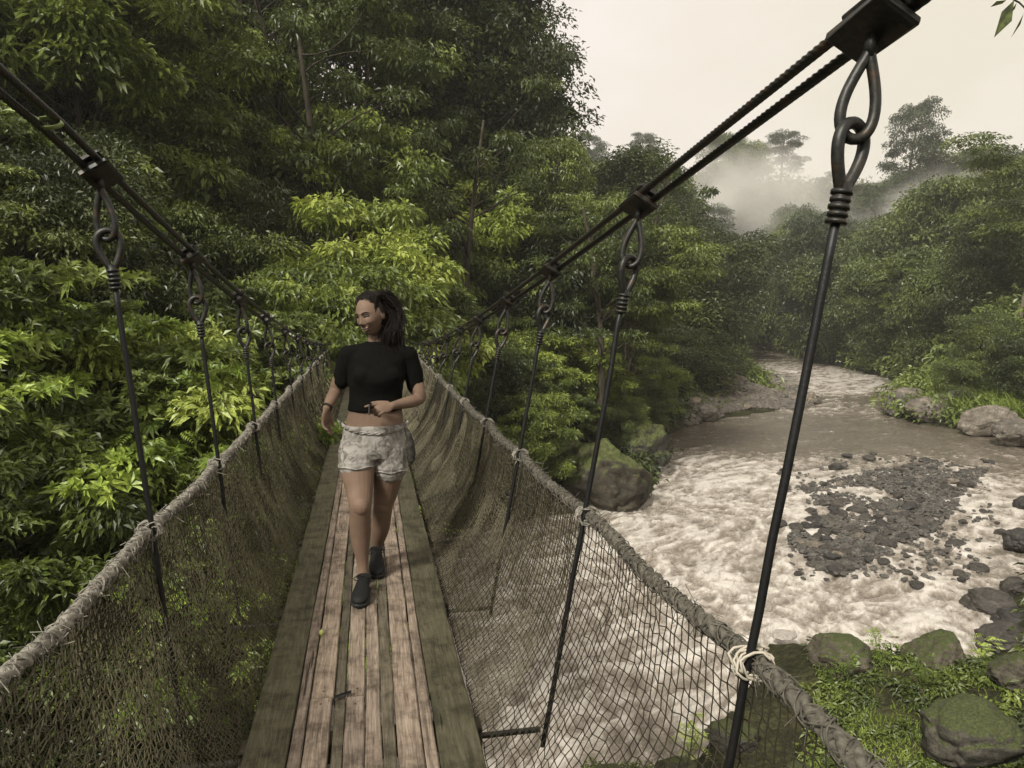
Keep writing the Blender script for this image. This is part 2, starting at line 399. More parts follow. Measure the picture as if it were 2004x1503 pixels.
fl = np.stack([(WX*.8-WY*.6)*.95, (WX*.6+WY*.8)*.5, WX*0], -1)
warp = fbm(fl*.5, 40, 3)[..., None]*np.array([1.1, .9, 0])
q = fl+warp
big = fbm(q*1.0, 11, 4); rid = 1-np.abs(fbm(q*1.9, 21, 4)*2.2); rid = np.clip(rid, 0, 1)**2; sm = fbm(q*7, 31, 3)
H = big*(.06+.06*FF)+rid*(.010+.045*FF)+sm*(.010+.040*FF)+fbm(q*np.array([16,16,1]),33,2)*(.006+.022*FF)
fo = sstep(.10, 1.25, FF*.75+rid*.45+sm*.40+big*.2-.10)
WV = np.stack([WX, WY, WZ+H], -1).reshape(-1, 3)
idx = np.arange(WX.size).reshape(WX.shape)
F = np.stack([idx[:-1, :-1], idx[:-1, 1:], idx[1:, 1:], idx[1:, :-1]], -1).reshape(-1, 4)
m, t, o = mat('muddy_water'); p = geopos(t)
at = N(t, 'ShaderNodeAttribute', attribute_name='foam')
m0 = N(t, 'ShaderNodeMapping'); m0.inputs['Rotation'].default_value = (0, 0, .64); t.links.new(p, m0.inputs[0])
ms = N(t, 'ShaderNodeMapping'); ms.inputs['Scale'].default_value = (1.9, .85, 1); t.links.new(m0.outputs[0], ms.inputs[0])
nf = noise(t, ms.outputs[0], 2.0, 10, .74, 1.6); nf2 = noise(t, ms.outputs[0], 9, 7, .72, .8)
ff = mathn(t, 'ADD', at.outputs['Fac'], mathn(t, 'MULTIPLY', mathn(t, 'SUBTRACT', nf, .5), 1.9))
ff = mathn(t, 'ADD', ff, mathn(t, 'MULTIPLY', mathn(t, 'SUBTRACT', nf2, .5), .75))
c = ramp(t, ff, [(.02, (.12, .10, .077)), (.3, (.215, .182, .147)), (.62, (.34, .298, .255)), (1.0, (.62, .575, .52))])
rg = ramp(t, ff, [(.1, (.07, .07, .07)), (.7, (.38, .38, .38))])
princ(t, o, c, rg, .5, bump(t, mathn(t, 'ADD', nf, mathn(t, 'MULTIPLY', nf2, .4)), .55, .07)); M['water'] = m
wo = MB().add(WV, F); me = wo.mesh('river_water', m, True)
a = me.attributes.new('foam', 'FLOAT', 'POINT'); a.data.foreach_set('value', fo.ravel().astype(np.float32))
struct(link('river_water', me))

# ================================================================= ROCKS
def rockmesh(name, m, seed, sub=4, sq=.35, ang=1.):
    import bmesh
    bm = bmesh.new(); bmesh.ops.create_icosphere(bm, subdivisions=sub, radius=1)
    V = np.array([v.co[:] for v in bm.verts])
    r = np.random.default_rng(seed)
    # planar cuts give facets
    for k in range(int(9*ang)+3):
        n = r.normal(size=3); n /= np.linalg.norm(n); d = r.uniform(.62, .9)
        s = V@n; ov = np.clip(s-d, 0, None); V = V-ov[:, None]*n*.85
    V = V*(1+.20*fbm(V*1.5+seed*3.1, seed, 4)+.09*fbm(V*5+seed, seed+9, 4)-.10*np.clip(.12-np.abs(fbm(V*2.1+seed, seed+19, 2)), 0, 1)/.12)[:, None]
    for v, c in zip(bm.verts, V): v.co = c
    me = bpy.data.meshes.new(name); bm.to_mesh(me); bm.free(); me.materials.append(m)
    for p in me.polygons: p.use_smooth = sub >= 4
    return me
RK = {k: [rockmesh('rock', M[k], 10*i+5, 5) for i in range(3)] for k in ('rock', 'rock_dark', 'rock_moss')}
SM = {k: [rockmesh('stone', M[k], 7*i+2, 2) for i in range(4)] for k in ('rock', 'rock_dark')}
BO = [rockmesh('boulder', M['boulder'], 100+i, 5, ang=1.2) for i in range(3)]
def rock(me, x, y, z, s, rz=0., name='rock', label=None, cat='rock', group=None, tilt=(0, 0)):
    o = link(name, me); o.location = (x, y, z); o.scale = s; o.rotation_euler = (tilt[0], tilt[1], rz)
    return tag(o, label, cat, group)
# two hero boulders below the far bank
def rk_px(me, px, py, wpx, s, sink=.3, **kw):
    p = atZ(px, py, WZ); D = (p-CAM)@FW; r = wpx/2*D/FPX
    return rock(me, p[0], p[1], WZ+r*s[2]-sink*r, (r*s[0], r*s[1], r*s[2]), **kw)
rk_px(BO[0], 1175, 985, 205, (1, 1.0, .82), .32, name='boulder', label='huge dark mossy boulder standing in the rapids below the net rope', cat='boulder', rz=.4)
rk_px(BO[1], 1255, 925, 115, (.8, 1.1, 1.05), .2, name='boulder', label='tall tilted mossy boulder just behind the huge boulder in the rapids', cat='boulder', rz=1.9, tilt=(.3, .35))
rk_px(BO[2], 1085, 960, 150, (1, 1, .9), .1, name='boulder', label='grass capped boulder half hidden behind the top rope of the net', cat='boulder', rz=2.7)
rk_px(RK['rock'][0], 1382, 826, 52, (1, .8, .75), .2, label='squat pale rock at the water edge where the stony spit begins', rz=.2)
rk_px(RK['rock'][1], 1583, 790, 44, (1.1, .9, .6), .1, label='pale pointed rock at the river end of the stony spit', rz=1.1)
# right bank ledges
for i, (px, py, wp, lb) in enumerate([(1778, 812, 80, 'low grey ledge jutting furthest into the river on the right bank'), (1850, 822, 90, 'flat grey ledge rock behind the furthest jutting ledge'),
        (1925, 852, 90, 'craggy grey ledge rock under the grassy right bank'), (1985, 872, 80, 'pale fractured ledge rock at the right edge of the photo'),
        (1765, 815, 70, 'small pale rock at the very tip of the right bank'), (1815, 826, 75, 'wedge shaped pale rock next to the tip of the right bank'),
        (1900, 800, 120, 'broad sloping rock under the reeds on the right bank'), (1975, 800, 110, 'dark hollowed rock face under the reeds at the right edge')]):
    rk_px(RK['rock_moss' if i > 5 else 'rock'][i % 3], px, py, wp*1.25, (1, .8, .6), .15, label=lb, rz=i*1.3, tilt=(0, .1))
for i, (px, py, wp, s, lb) in enumerate([(1996, 1075, 90, (1, .8, .55), 'dark layered rock at the right edge above the low slabs'), (1935, 1190, 110, (1, .8, .45), 'dark wet slab reaching into the water, upper one of the near right slabs'),
        (1990, 1165, 60, (1, 1, .7), 'small dark rock behind the upper wet slab'), (1960, 1268, 150, (1.1, .7, .4), 'long flat dark slab beside the bright still water'),
        (1985, 1225, 90, (1, .8, .5), 'cracked grey slab between the two dark slabs'), (2010, 1000, 50, (1, 1, .7), 'small dark rock cut by the right edge of the photo')]):
    rk_px(RK['rock_dark'][i % 3], px, py, wp, s, .25, label=lb, rz=i*2.1+.3)
def bank_rock(px, py, zz, wpx, s, lb, k='rock_moss', i=0, rz=0.):
    p = atZ(px, py, zz); D = (p-CAM)@FW; r = wpx/2*D/FPX
    rock(RK[k][i], p[0], p[1], hz(p[0], p[1])+r*s[2]*.35, (r*s[0], r*s[1], r*s[2]), rz, label=lb)
bank_rock(1890, 1455, -4.7, 250, (1, .75, .55), 'large lichen spotted rock in the bottom right corner', i=0, rz=.3)
bank_rock(1830, 1330, -5.0, 160, (1, .8, .6), 'rounded dark rock in the grass beside the bright water', i=1, rz=1.2)
bank_rock(1640, 1310, -5.0, 140, (1, .8, .6), 'dark rock at the bank edge behind the ferny weeds', i=2, rz=2.)
bank_rock(1990, 1400, -4.9, 130, (1, .8, .6), 'mossy rock at the right edge of the near bank', i=1, rz=.5)
bank_rock(1440, 1400, -4.8, 120, (1, .8, .5), 'grey rock seen through the open net beside the nearest hanger rod', i=0, rz=2.5)
bank_rock(1560, 1470, -4.6, 110, (1, .8, .5), 'broken grey rock under the torn corner of the net', i=2, rz=.9)
bank_rock(1330, 1440, -4.8, 90, (1, .8, .5), 'low grey rock seen through the net above the green patch', i=1, rz=.1)
bank_rock(1180, 1500, -4.9, 130, (1, .7, .35), 'flat grey rock seen through the lowest part of the open net', i=0, rz=.6)
o = rk_px(SM['rock'][0], 1535, 1268, 58, (1, .8, .25), -.25, name='stone', label='small white flat stone on the bank beside the bleached net tie', cat='stone'); o.data = o.data.copy(); o.data.materials[0] = M['pale']; o.location.z += .12
# gravel bar stones
bar = np.array([(1560, 960), (1700, 925), (1830, 905), (1935, 920), (1880, 980), (1840, 1035), (1740, 1085), (1650, 1130), (1600, 1120), (1540, 1060), (1570, 1020), (1600, 985)], float)
def inpoly(P, x, y):
    r = False; n = len(P)
    for i in range(n):
        a, b = P[i], P[(i+1) % n]
        if (a[1] > y) != (b[1] > y) and x < (b[0]-a[0])*(y-a[1])/(b[1]-a[1])+a[0]: r = not r
    return r
G1 = 'stones of the gravel bar in mid river'
cnt = 0; small = MB(); smV = {}
def addstone(mb, me, p, s, rz):
    if me.name not in smV:
        V = np.array([v.co[:] for v in me.vertices]); smV[me.name] = (V, np.array([list(q.vertices) for q in me.polygons]))
    V, F = smV[me.name]; c, sn = cos(rz), sin(rz)
    V = V*np.array(s); V = np.stack([V[:, 0]*c-V[:, 1]*sn, V[:, 0]*sn+V[:, 1]*c, V[:, 2]], 1)
    mb.add(V+np.array(p), F)
fill = MB(); fcols = []
r2 = np.random.default_rng(5)
while cnt < 220:
    px, py = r2.uniform(1520, 1960), r2.uniform(890, 1150)
    if not inpoly(bar, px, py) and r2.random() > .09: continue
    p = atZ(px, py, WZ); sz = r2.uniform(.08, .24)*(1.4 if r2.random() < .12 else 1)
    me = SM['rock_dark' if r2.random() < .8 else 'rock'][r2.integers(4)]
    rock(me, p[0], p[1], WZ+.07+r2.uniform(-.03, .07), (sz*r2.uniform(.9, 1.5), sz, sz*.6), r2.uniform(0, 6), name='stone',
         label='dark rounded stone on the gravel bar in mid river', cat='stone', group=G1); cnt += 1
n = 0
while n < 5200:
    px, py = r2.uniform(1540, 1940), r2.uniform(900, 1140)
    p = atZ(px, py, WZ)
    if (not inpoly(bar, px, py) and r2.random() > .05) or vn(np.array([p[0]*.8, p[1]*.8, 0.]), 7) < -.25-.25*r2.random(): continue
    sz = r2.uniform(.03, .10)
    addstone(fill, SM['rock_dark'][r2.integers(4)], (p[0], p[1], WZ+.06+r2.uniform(-.02, .06)), (sz*1.3, sz, sz*.6), r2.uniform(0, 6)); n += 1
tag(fill.obj('gravel', M['gravel']), 'dark gravel bar lying low in the middle of the river', 'gravel', kind='stuff')
# stony spit
n = 0; fill = MB()
spit = np.array([(1340, 790), (1400, 762), (1480, 745), (1560, 755), (1600, 785), (1560, 795), (1450, 800), (1390, 815), (1340, 830)], float)
while n < 75:
    px, py = r2.uniform(1340, 1600), r2.uniform(745, 830)
    if not inpoly(spit, px, py): continue
    p = atZ(px, py, WZ+.2); sz = r2.uniform(.3, .85)
    rock(RK['rock'][n % 3], p[0], p[1], max(WZ+.1, hz(p[0], p[1])+.05), (sz*1.3, sz, sz*.55), r2.uniform(0, 6), label='angular grey rock on the stony spit of the far bank', group='rocks of the stony spit'); n += 1
n = 0
while n < 3600:
    px, py = r2.uniform(1335, 1605), r2.uniform(740, 835)
    if not inpoly(spit, px, py): continue
    p = atZ(px, py, WZ+.2); sz = r2.uniform(.12, .34)
    addstone(fill, SM['rock'][r2.integers(4)], (p[0], p[1], max(WZ, hz(p[0], p[1]))+.05), (sz*1.3, sz, sz*.6), r2.uniform(0, 6)); n += 1
tag(fill.obj('gravel', M['rock']), 'grey broken gravel covering the spit of the far bank', 'gravel', kind='stuff')
# ================================================================= VEGETATION
def nrm(a): return a/(np.linalg.norm(a, axis=-1, keepdims=True)+1e-12)
def leaves(C, D, Nn, L, W, fold=.15, droop=.2):
    """two-triangle folded leaves. C base (n,3) D direction, Nn normal"""
    D = nrm(D); S = nrm(np.cross(D, Nn)); Nn = np.cross(S, D); L = np.broadcast_to(L, (len(C),))[:, None]; W = np.broadcast_to(W, (len(C),))[:, None]
    mid = C+D*L*.45
    tip = C+D*L; tip[:, 2] -= (L[:, 0]*droop)
    V = np.stack([C, mid+S*W*.5+Nn*W*fold, tip, mid-S*W*.5+Nn*W*fold], 1).reshape(-1, 3)
    b = np.arange(len(C))[:, None]*4
    F = np.concatenate([b+[0, 1, 2], b+[0, 2, 3]])
    return V, F
def clumps(r, C, R, per, L, W, up=.75, droop=.35, hang=0):
    n = len(C); c = np.repeat(C, per, 0); rad = np.repeat(R, per, 0)
    u = nrm(r.normal(size=(n*per, 3))); fl = r.random(n*per) < up; u[fl, 2] = np.abs(u[fl, 2])
    q = r.random((n*per, 1))**.35
    pos = c+u*q*rad
    if hang: pos[:, 2] -= hang*r.random(n*per)**2*rad[:, 2]*(np.linalg.norm(u[:, :2], axis=1))
    D = u*np.array([1, 1, .3])+r.normal(size=u.shape)*.55; D[:, 2] -= droop
    Nn = u*.5+np.array([0, 0, 1.])+r.normal(size=u.shape)*.45
    s = .6+.8*r.random(n*per)
    return leaves(pos, D, Nn, L*s, W*s)
def rosettes(r, C, U, k, L, W):
    """whorls of k leaflets about centres C with axis U"""
    n = len(C); U = nrm(U); a = nrm(np.cross(U, r.normal(size=U.shape))); b = np.cross(U, a)
    Vs = MB(); s = .7+.6*r.random(n)
    for i in range(k):
        th = i/k*2*pi+r.normal(size=n)*.35
        D = np.cos(th)[:, None]*a+np.sin(th)[:, None]*b+U*(.3+.9*r.random((n, 1)))
        Vs.add(*leaves(C.copy(), D, U, L*s*(.8+.4*r.random(n)), W*s, .2, .25))
    return Vs.arrays()
def fronds(r, C, D, k, L, lw):
    """pinnate leaves: k pairs of leaflets along a drooping rachis"""
    n = len(C); D = nrm(D); S = nrm(np.cross(D, np.array([0, 0, 1.])+r.normal(size=D.shape)*.2)); U = np.cross(S, D)
    o = MB(); L = L*(.7+.6*r.random(n))[:, None]
    for i in range(k):
        t = (i+1)/(k+.5); P = C+D*L*t; P[:, 2] -= (L[:, 0]*.35*t*t)
        ll = L[:, 0]*lw*(1-.75*abs(t-.4))
        for sg in (-1, 1):
            dd = S*sg+D*.5-np.array([0, 0, .25])+r.normal(size=D.shape)*.08
            o.add(*leaves(P, dd, U, ll, ll*.3, .15, .15))
    return o.arrays()
def limb(a, b, r0, r1, bend, r, n=6, sag=0.):
    a = np.array(a, float); b = np.array(b, float); t = np.linspace(0, 1, n)[:, None]
    o = r.normal(size=3)*bend*np.linalg.norm(b-a)
    P = a+(b-a)*t+o*np.sin(pi*t)+np.array([0, 0, 1])*sag*np.sin(pi*t)
    return P, np.linspace(r0, r1, n)
def variant(seed, H, CB, prof, nc, cr, per, L, W, leafm, barkm, flat=.55, hang=0, tr=.02, lean=.06, droop=.35, kind='clump'):
    """returns trunk mesh and crown mesh, H metres high; prof(t)->crown radius at height fraction t"""
    r = np.random.default_rng(seed)
    top = np.array([r.normal()*lean*H, r.normal()*lean*H, H*.92])
    P, rad = limb((0, 0, -.6), top, H*tr, H*tr*.25, .03, r, 12)
    tb = MB().add(*tube(P, rad, 8))
    t = CB+(1-CB)*r.random(nc)**.85; ang = r.random(nc)*2*pi+np.arange(nc)*2.4; R = np.array([prof(x) for x in t])*np.sqrt(.12+.88*r.random(nc))
    ax = np.stack([np.interp(t*H, P[:, 2], P[:, k]) for k in range(2)], 1)
    C = np.stack([ax[:, 0]+R*np.cos(ang), ax[:, 1]+R*np.sin(ang), t*H], 1)
    for i in range(nc):
        if i % 2 and nc > 30: continue
        zz = max(.1*H, C[i, 2]-R[i]*r.uniform(.3, .8)); a = np.array([np.interp(zz, P[:, 2], P[:, 0]), np.interp(zz, P[:, 2], P[:, 1]), zz])
        LP, lr = limb(a, C[i], H*tr*.35*(1-.6*t[i]), H*tr*.05, .08, r, 6, .0); tb.add(*tube(LP, lr, 5, caps=False))
    Rc = cr*(.65+.7*r.random((nc, 1)))*np.array([1, 1, flat])
    cb = MB()
    if kind == 'clump': cb.add(*clumps(r, C, Rc, per, L, W, hang=hang, droop=droop))
    elif kind == 'rosette':
        u = nrm(r.normal(size=(nc*per, 3))); u[:, 2] = np.abs(u[:, 2])*.8-.1
        pos = np.repeat(C, per, 0)+u*np.repeat(Rc, per, 0)*r.random((nc*per, 1))**.3
        cb.add(*rosettes(r, pos, u*.9+np.array([0, 0, .6])+r.normal(size=u.shape)*.45, 7, L, W))
    elif kind == 'frond':
        u = nrm(r.normal(size=(nc*per, 3))); u[:, 2] = np.abs(u[:, 2])*.7-.1
        pos = np.repeat(C, per, 0)+u*np.repeat(Rc, per, 0)*r.random((nc*per, 1))**.4
        cb.add(*fronds(r, pos, u*np.array([1, 1, .4])+r.normal(size=u.shape)*.3, 7, L, W))
    return tb.mesh('trunk', barkm, True), cb.mesh('crown', leafm), H
dome = lambda b: (lambda t: b*sqrt(max(.05, 1-((t-.6)/.45)**2)))
colu = lambda b: (lambda t: b*(1-.5*t))
umb = lambda b: (lambda t: b*(.35+.65*t))
VAR = {
 'tall': [variant(1+i, 18, .30, dome(4.2), 90, 1.25, 330, .23, .115, M['leaf_dark'], M['bark'], .55, .8) for i in range(3)],
 'tallmid': [variant(11+i, 16, .25, dome(3.8), 84, 1.2, 330, .22, .11, M['leaf_mid'], M['bark'], .5, .6) for i in range(2)],
 'layer': [variant(21+i, 12, .45, umb(4.2), 46, 1.3, 400, .19, .085, M['leaf_mid'], M['bark_pale'], .28, .2, .012, .1) for i in range(2)],
 'vine': [variant(31+i, 15, .05, colu(2.6), 80, 1.1, 340, .21, .11, M['leaf_dark'], M['bark'], .9, 1.4) for i in range(2)],
 'bush': [variant(41+i, 5, .10, dome(2.5), 54, .75, 420, .13, .055, M['leaf_mid'], M['bark'], .65, .5) for i in range(2)],
 'bushd': [variant(51+i, 5, .10, dome(2.6), 54, .75, 420, .13, .055, M['leaf_dark'], M['bark'], .65, .5) for i in range(2)],
 'far': [variant(61+i, 12, .12, dome(5.0), 60, 1.7, 330, .34, .17, M['leaf_far'], M['bark'], .85, .5) for i in range(3)],
 'open': [variant(201+i, 18, .32, dome(4.6), 46, .95, 280, .22, .105, M['leaf_mid'], M['bark'], .5, .6, .017, .08) for i in range(3)],
 'brt': [variant(211+i, 8, .22, dome(3.2), 62, .75, 360, .21, .085, M['leaf_brt'], M['bark'], .5, .5, .014) for i in range(2)],
 'limb': [variant(221+i, 14, .40, umb(4.4), 24, .85, 260, .20, .09, M['leaf_mid'], M['bark'], .4, .3, .019, .10) for i in range(2)],
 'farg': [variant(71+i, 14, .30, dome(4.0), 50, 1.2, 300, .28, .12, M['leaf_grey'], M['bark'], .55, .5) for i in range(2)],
 'ros': [variant(81+i, 3.2, .34, dome(1.6), 46, .36, 36, .105, .036, M['leaf_near'], M['bark_pale'], .5, kind='rosette', tr=.012) for i in range(2)],
 'frond': [variant(91+i, 3.4, .36, dome(1.7), 50, .42, 17, .19, .38, M['leaf_near'], M['bark_pale'], .5, kind='frond', tr=.012) for i in range(3)],
 'rosm': [variant(101+i, 4.5, .15, dome(2.1), 50, .5, 30, .15, .048, M['leaf_mid'], M['bark'], .5, kind='rosette', tr=.012) for i in range(2)],
}
TREES = []
def tree(name, kind, x, y, h, label, cat='tree', group=None, rz=None, wide=1., z=None, v=None):
    vs = VAR[kind]; tm, cm, H = vs[(v if v is not None else int(rng.integers(len(vs)))) % len(vs)]
    zz = hz(x, y) if z is None else z
    root = empty(name, (x, y, zz-.1), label, cat, group)
    s = h/H; root.scale = (s*wide, s*wide, s); root.rotation_euler = (0, 0, rng.uniform(0, 6.28) if rz is None else rz)
    o1 = link('trunk' if name != 'shrub' else 'stem', tm, root); o2 = link('crown' if name != 'shrub' else 'foliage', cm, root)
    TREES.append((x, y)); return root
def scatter(n, px0, px1, D0, D1, kinds, h0, h1, name, label, cat, group, wide=1., seed=0):
    r = np.random.default_rng(seed); c = 0; tries = 0
    cols = int(math.ceil(sqrt(n*(px1-px0)/140/max(1, (D1-D0)/4)))) or 1; cols = max(1, min(n, cols)); rows = int(math.ceil(n/cols))
    for j in range(rows):
        for i in range(cols):
            if c >= n: return
            for _ in range(12):
                px = px0+(px1-px0)*(i+r.uniform(.05, .95))/cols; D = D0+(D1-D0)*(j+r.uniform(.1, .9))/rows
                x, y = azD(px, D)
                if float(sdist(np.array([x]), np.array([y]))[0]) > .5 and not (-1.8 < x < 1.8 and y < 46): break
            else: continue
            tree(name, kinds[r.integers(len(kinds))], x, y, r.uniform(h0, h1), label, cat, group, wide=wide*r.uniform(.85, 1.15)); c += 1
# near left shrubs, their strong light put into brighter leaf colours
NL = [(20, 9.4, 'brt', 3.7, 'bright lime shrub with dense small leaves at the left edge of the photo'), (150, 9.6, 'frond', 3.7, 'bright lime feathery shrub left of the nearest left hanger'),
      (275, 9.4, 'brt', 3.6, 'bright green small leaved shrub behind the nearest left hanger rod'), (90, 11.0, 'ros', 4.4, 'tall pale green shrub rising behind the lime feathery shrubs'),
      (370, 10.2, 'ros', 4.5, 'broad leaved shrub with whorls reaching up to the left cable'), (300, 10.5, 'brt', 5.0, 'small leaved shrub standing tall under the second left cable clamp'),
      (430, 10.5, 'frond', 3.4, 'feathery green shrub between the first and second left hanger rods'), (500, 12.5, 'frond', 4.2, 'feathery shrub behind the third left hanger rod'),
      (200, 11.5, 'rosm', 4.8, 'darker whorled shrub behind the bright lime shrubs'), (-60, 9.8, 'ros', 3.9, 'lime shrub cut off by the left edge of the photo'), (560, 15, 'frond', 4.2, 'feathery shrub left of the walking person'),
      (10, 11.0, 'rosm', 4.5, 'shadowed whorled shrub behind the left edge shrubs'), (420, 14, 'rosm', 5.0, 'dark whorled shrub beyond the third left cable clamp')]
for px, D, k, h, lb in NL:
    x, y = azD(px, D); tree('shrub', k, x, y, h, lb, 'shrub', wide=1.05)
# banks left of the bridge
scatter(18, -60, 560, 13, 20, ['rosm', 'bush', 'brt', 'bushd'], 2.6, 4.2, 'shrub', 'dense green shrub on the shaded slope left of the bridge', 'shrub', 'shrubs on the slope left of the bridge', seed=1)
scatter(9, 420, 700, 20, 30, ['bushd', 'brt', 'bush'], 3, 4.6, 'shrub', 'leafy shrub low on the slope beside the far left net', 'shrub', 'shrubs beside the far left net', seed=12)
scatter(7, 330, 520, 22, 32, ['bushd', 'brt', 'bush'], 3.5, 5.5, 'shrub', 'leafy shrub in the dark hollow at the upper left centre', 'shrub', 'shrubs in the hollow at upper left centre', seed=22)
scatter(15, -80, 330, 23, 32, ['vine', 'tallmid', 'brt', 'tallmid'], 6.5, 10, 'jungle_tree', 'dark leafy tree on the steep slope left of the bridge', 'tree', 'dark trees on the slope left of the bridge', seed=2)
scatter(20, -80, 430, 33, 52, ['tall', 'tallmid', 'open', 'tallmid'], 12, 18, 'jungle_tree', 'tall dark tree high on the left hillside', 'tree', 'tall trees high on the left hillside', seed=3)
# centre, beyond the bridge
scatter(16, 520, 1060, 24, 33, ['bush', 'brt', 'brt', 'rosm', 'bush'], 3.0, 5.0, 'shrub', 'mid green shrub on the far bank around the end of the bridge', 'shrub', 'shrubs on the far bank by the bridge', seed=4)
scatter(22, 560, 1150, 33, 44, ['vine', 'bush', 'brt', 'bushd', 'layer'], 5, 9, 'jungle_tree', 'leafy tree on the far bank behind the bridge end', 'tree', 'leafy trees behind the bridge end', seed=5)
scatter(10, 470, 820, 44, 60, ['tallmid', 'open', 'vine'], 9, 13, 'jungle_tree', 'lower tree of the forest wall with sky showing above it', 'tree', 'lower trees with sky above them', seed=16)
scatter(10, 830, 1030, 45, 60, ['tall', 'vine', 'tallmid', 'tall'], 16, 22, 'jungle_tree', 'tall tree of the forest wall behind the bridge end', 'tree', 'tall forest trees behind the bridge end', seed=6)
HERO = [(655, 27, 'limb', 13.5, 1., 'dark limbed tree with spreading bare branches above the woman'), (560, 29, 'limb', 14.5, .8, 'dark straight trunk left of the spreading bare branches'),
        (1165, 29, 'limb', 11, .9, 'thin limbed tree reaching over the river in front of the slender open crowned tree'), (905, 31, 'limb', 14, .8, 'thin dark trunk with sparse leaves left of the tallest tree'), (500, 34, 'open', 19, .9, 'open tree with arching limbs crossing the sky gap at the top of the photo'), (600, 41, 'open', 19, .9, 'thin crowned tree beside the straight trunk, sky behind it'),
        (700, 37, 'open', 20, 1., 'dark limbed open tree against the sky above the walking person'), (770, 43, 'open', 20, .9, 'open topped tree between the dark limbed tree and the hanging leaf tree'),
        (165, 22, 'brt', 10.5, .9, 'bright green tree catching light high at the upper left'), (620, 19, 'brt', 8.2, 1., 'yellow green tree directly above the left net and behind the woman'),
        (740, 23, 'brt', 8.6, 1., 'yellow green tree rising behind the head of the woman'), (540, 17, 'brt', 6.6, .9, 'yellow green tree behind the third left hanger clamp'), (830, 27, 'brt', 6.2, 1., 'bright drooping tree right of the head of the woman'),
        (660, 30, 'brt', 11, .9, 'light green tree below the dark limbed open tree'), (480, 29, 'brt', 8, .9, 'light green tree in the upper left centre'), (980, 36, 'brt', 9, 1., 'bright spreading tree above the middle right hangers'),
        (1040, 42, 'tall', 24, .85, 'tallest dark tree at the right end of the forest wall, against the sky'), (930, 44, 'vine', 21, 1.1, 'broad vine draped tree second from the sky edge of the forest wall'),
        (800, 42, 'tallmid', 20, 1., 'tall tree with long hanging leaves above the centre of the photo'), (640, 36, 'layer', 16, .85, 'open tree with dark curving limbs above the walking person'),
        (570, 38, 'open', 19, .7, 'straight trunked tree with sky behind it left of the curving limbs tree'), (1080, 38, 'tallmid', 11.5, .7, 'drooping green tree under the sky edge of the forest wall'),
        (1235, 40, 'open', 14.0, .85, 'slender open crowned tree standing apart above the right cable'), (1180, 34, 'layer', 10.5, 1., 'flat topped tree crossed by the right hand cables'),
        (1215, 32, 'layer', 8.2, .9, 'low layered tree behind the second right hanger'), (1330, 56, 'vine', 12.5, 1.6, 'rounded vine covered tree mound right of the second right hanger'),
        (1270, 62, 'vine', 15, 1.5, 'vine covered mound behind the slender open crowned tree'), (1370, 66, 'bushd', 9.5, 1.3, 'dark tree at the bend of the far bank')]
for px, D, k, h, wd, lb in HERO:
    x, y = azD(px, D); tree('jungle_tree', k, x, y, h, lb, 'tree', wide=wd)
HB = [(1100, 31, 'brt', 4.4, 1.5, 'big rounded light green bush between the third and second right hangers'), (1060, 29, 'brt', 3.6, 1.1, 'leafy bush left of the big rounded bush'),
      (1200, 33.5, 'brt', 3.8, 1.1, 'bright bush beside the flood pool at the far bank'), (1290, 41, 'brt', 4.0, 1.2, 'grassy green bush above the start of the stony spit'), (1360, 56, 'bushd', 4.4, 1.5, 'dark rounded bush behind the stony spit'),
      (1300, 50, 'bushd', 4.5, 1.3, 'dark bush left of the dark rounded bush on the spit'), (1110, 29, 'brt', 3.0, 1.1, 'light green bush above the huge boulder'), (1215, 32, 'bush', 2.4, 1., 'low weeds and bush over the tilted boulder'),
      (960, 24.5, 'brt', 2.6, 1.2, 'low green bush under the fourth right hanger'), (1020, 26, 'brt', 3.0, 1.1, 'low spreading bush beneath the top rope of the right net'), (890, 24, 'brt', 2.8, 1.2, 'bright low bush right of the walking person'), (1265, 38, 'bush', 2.8, 1., 'bush at the water edge behind the tilted boulder')]
for px, D, k, h, wd, lb in HB:
    x, y = azD(px, D); tree('shrub', k, x, y, h, lb, 'shrub', wide=wd)
# right hand hillside across the river
scatter(20, 1560, 2080, 68, 84, ['far', 'bushd', 'far'], 7, 10.5, 'forest_tree', 'dark rounded tree low on the hillside across the river', 'tree', 'trees low on the hillside across the river', seed=7)
scatter(28, 1360, 2100, 92, 118, ['far', 'vine', 'far'], 9, 14, 'forest_tree', 'green rounded tree halfway up the hillside across the river', 'tree', 'trees halfway up the hillside across the river', seed=8, wide=1.1)
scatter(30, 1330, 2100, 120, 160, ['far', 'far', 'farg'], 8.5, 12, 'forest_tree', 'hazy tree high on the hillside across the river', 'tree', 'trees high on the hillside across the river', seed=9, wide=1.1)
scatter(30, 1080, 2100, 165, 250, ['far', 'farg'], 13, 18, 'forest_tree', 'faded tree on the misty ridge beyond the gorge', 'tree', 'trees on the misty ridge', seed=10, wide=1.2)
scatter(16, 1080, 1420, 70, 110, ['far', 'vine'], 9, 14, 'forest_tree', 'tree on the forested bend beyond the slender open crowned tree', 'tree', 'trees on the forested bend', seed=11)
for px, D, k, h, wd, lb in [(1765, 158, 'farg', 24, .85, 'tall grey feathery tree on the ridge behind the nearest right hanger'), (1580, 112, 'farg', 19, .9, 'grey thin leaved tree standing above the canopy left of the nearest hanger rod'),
                            (1430, 118, 'far', 17, .8, 'pale dome topped tree rising above the river bend'), (1500, 125, 'farg', 15, .8, 'thin grey tree between the dome topped and thin leaved trees'),
                            (1850, 100, 'far', 13, 1.2, 'wide flat crowned green tree near the top of the right hillside'), (1810, 82, 'brt', 9, 1.5, 'bright topped broad tree halfway up the right hillside'), (1990, 60, 'layer', 13, 1.2, 'pale green layered tree at the right edge above the reeds')]:
    x, y = azD(px, D); tree('forest_tree', k, x, y, h, lb, 'tree', wide=wd)
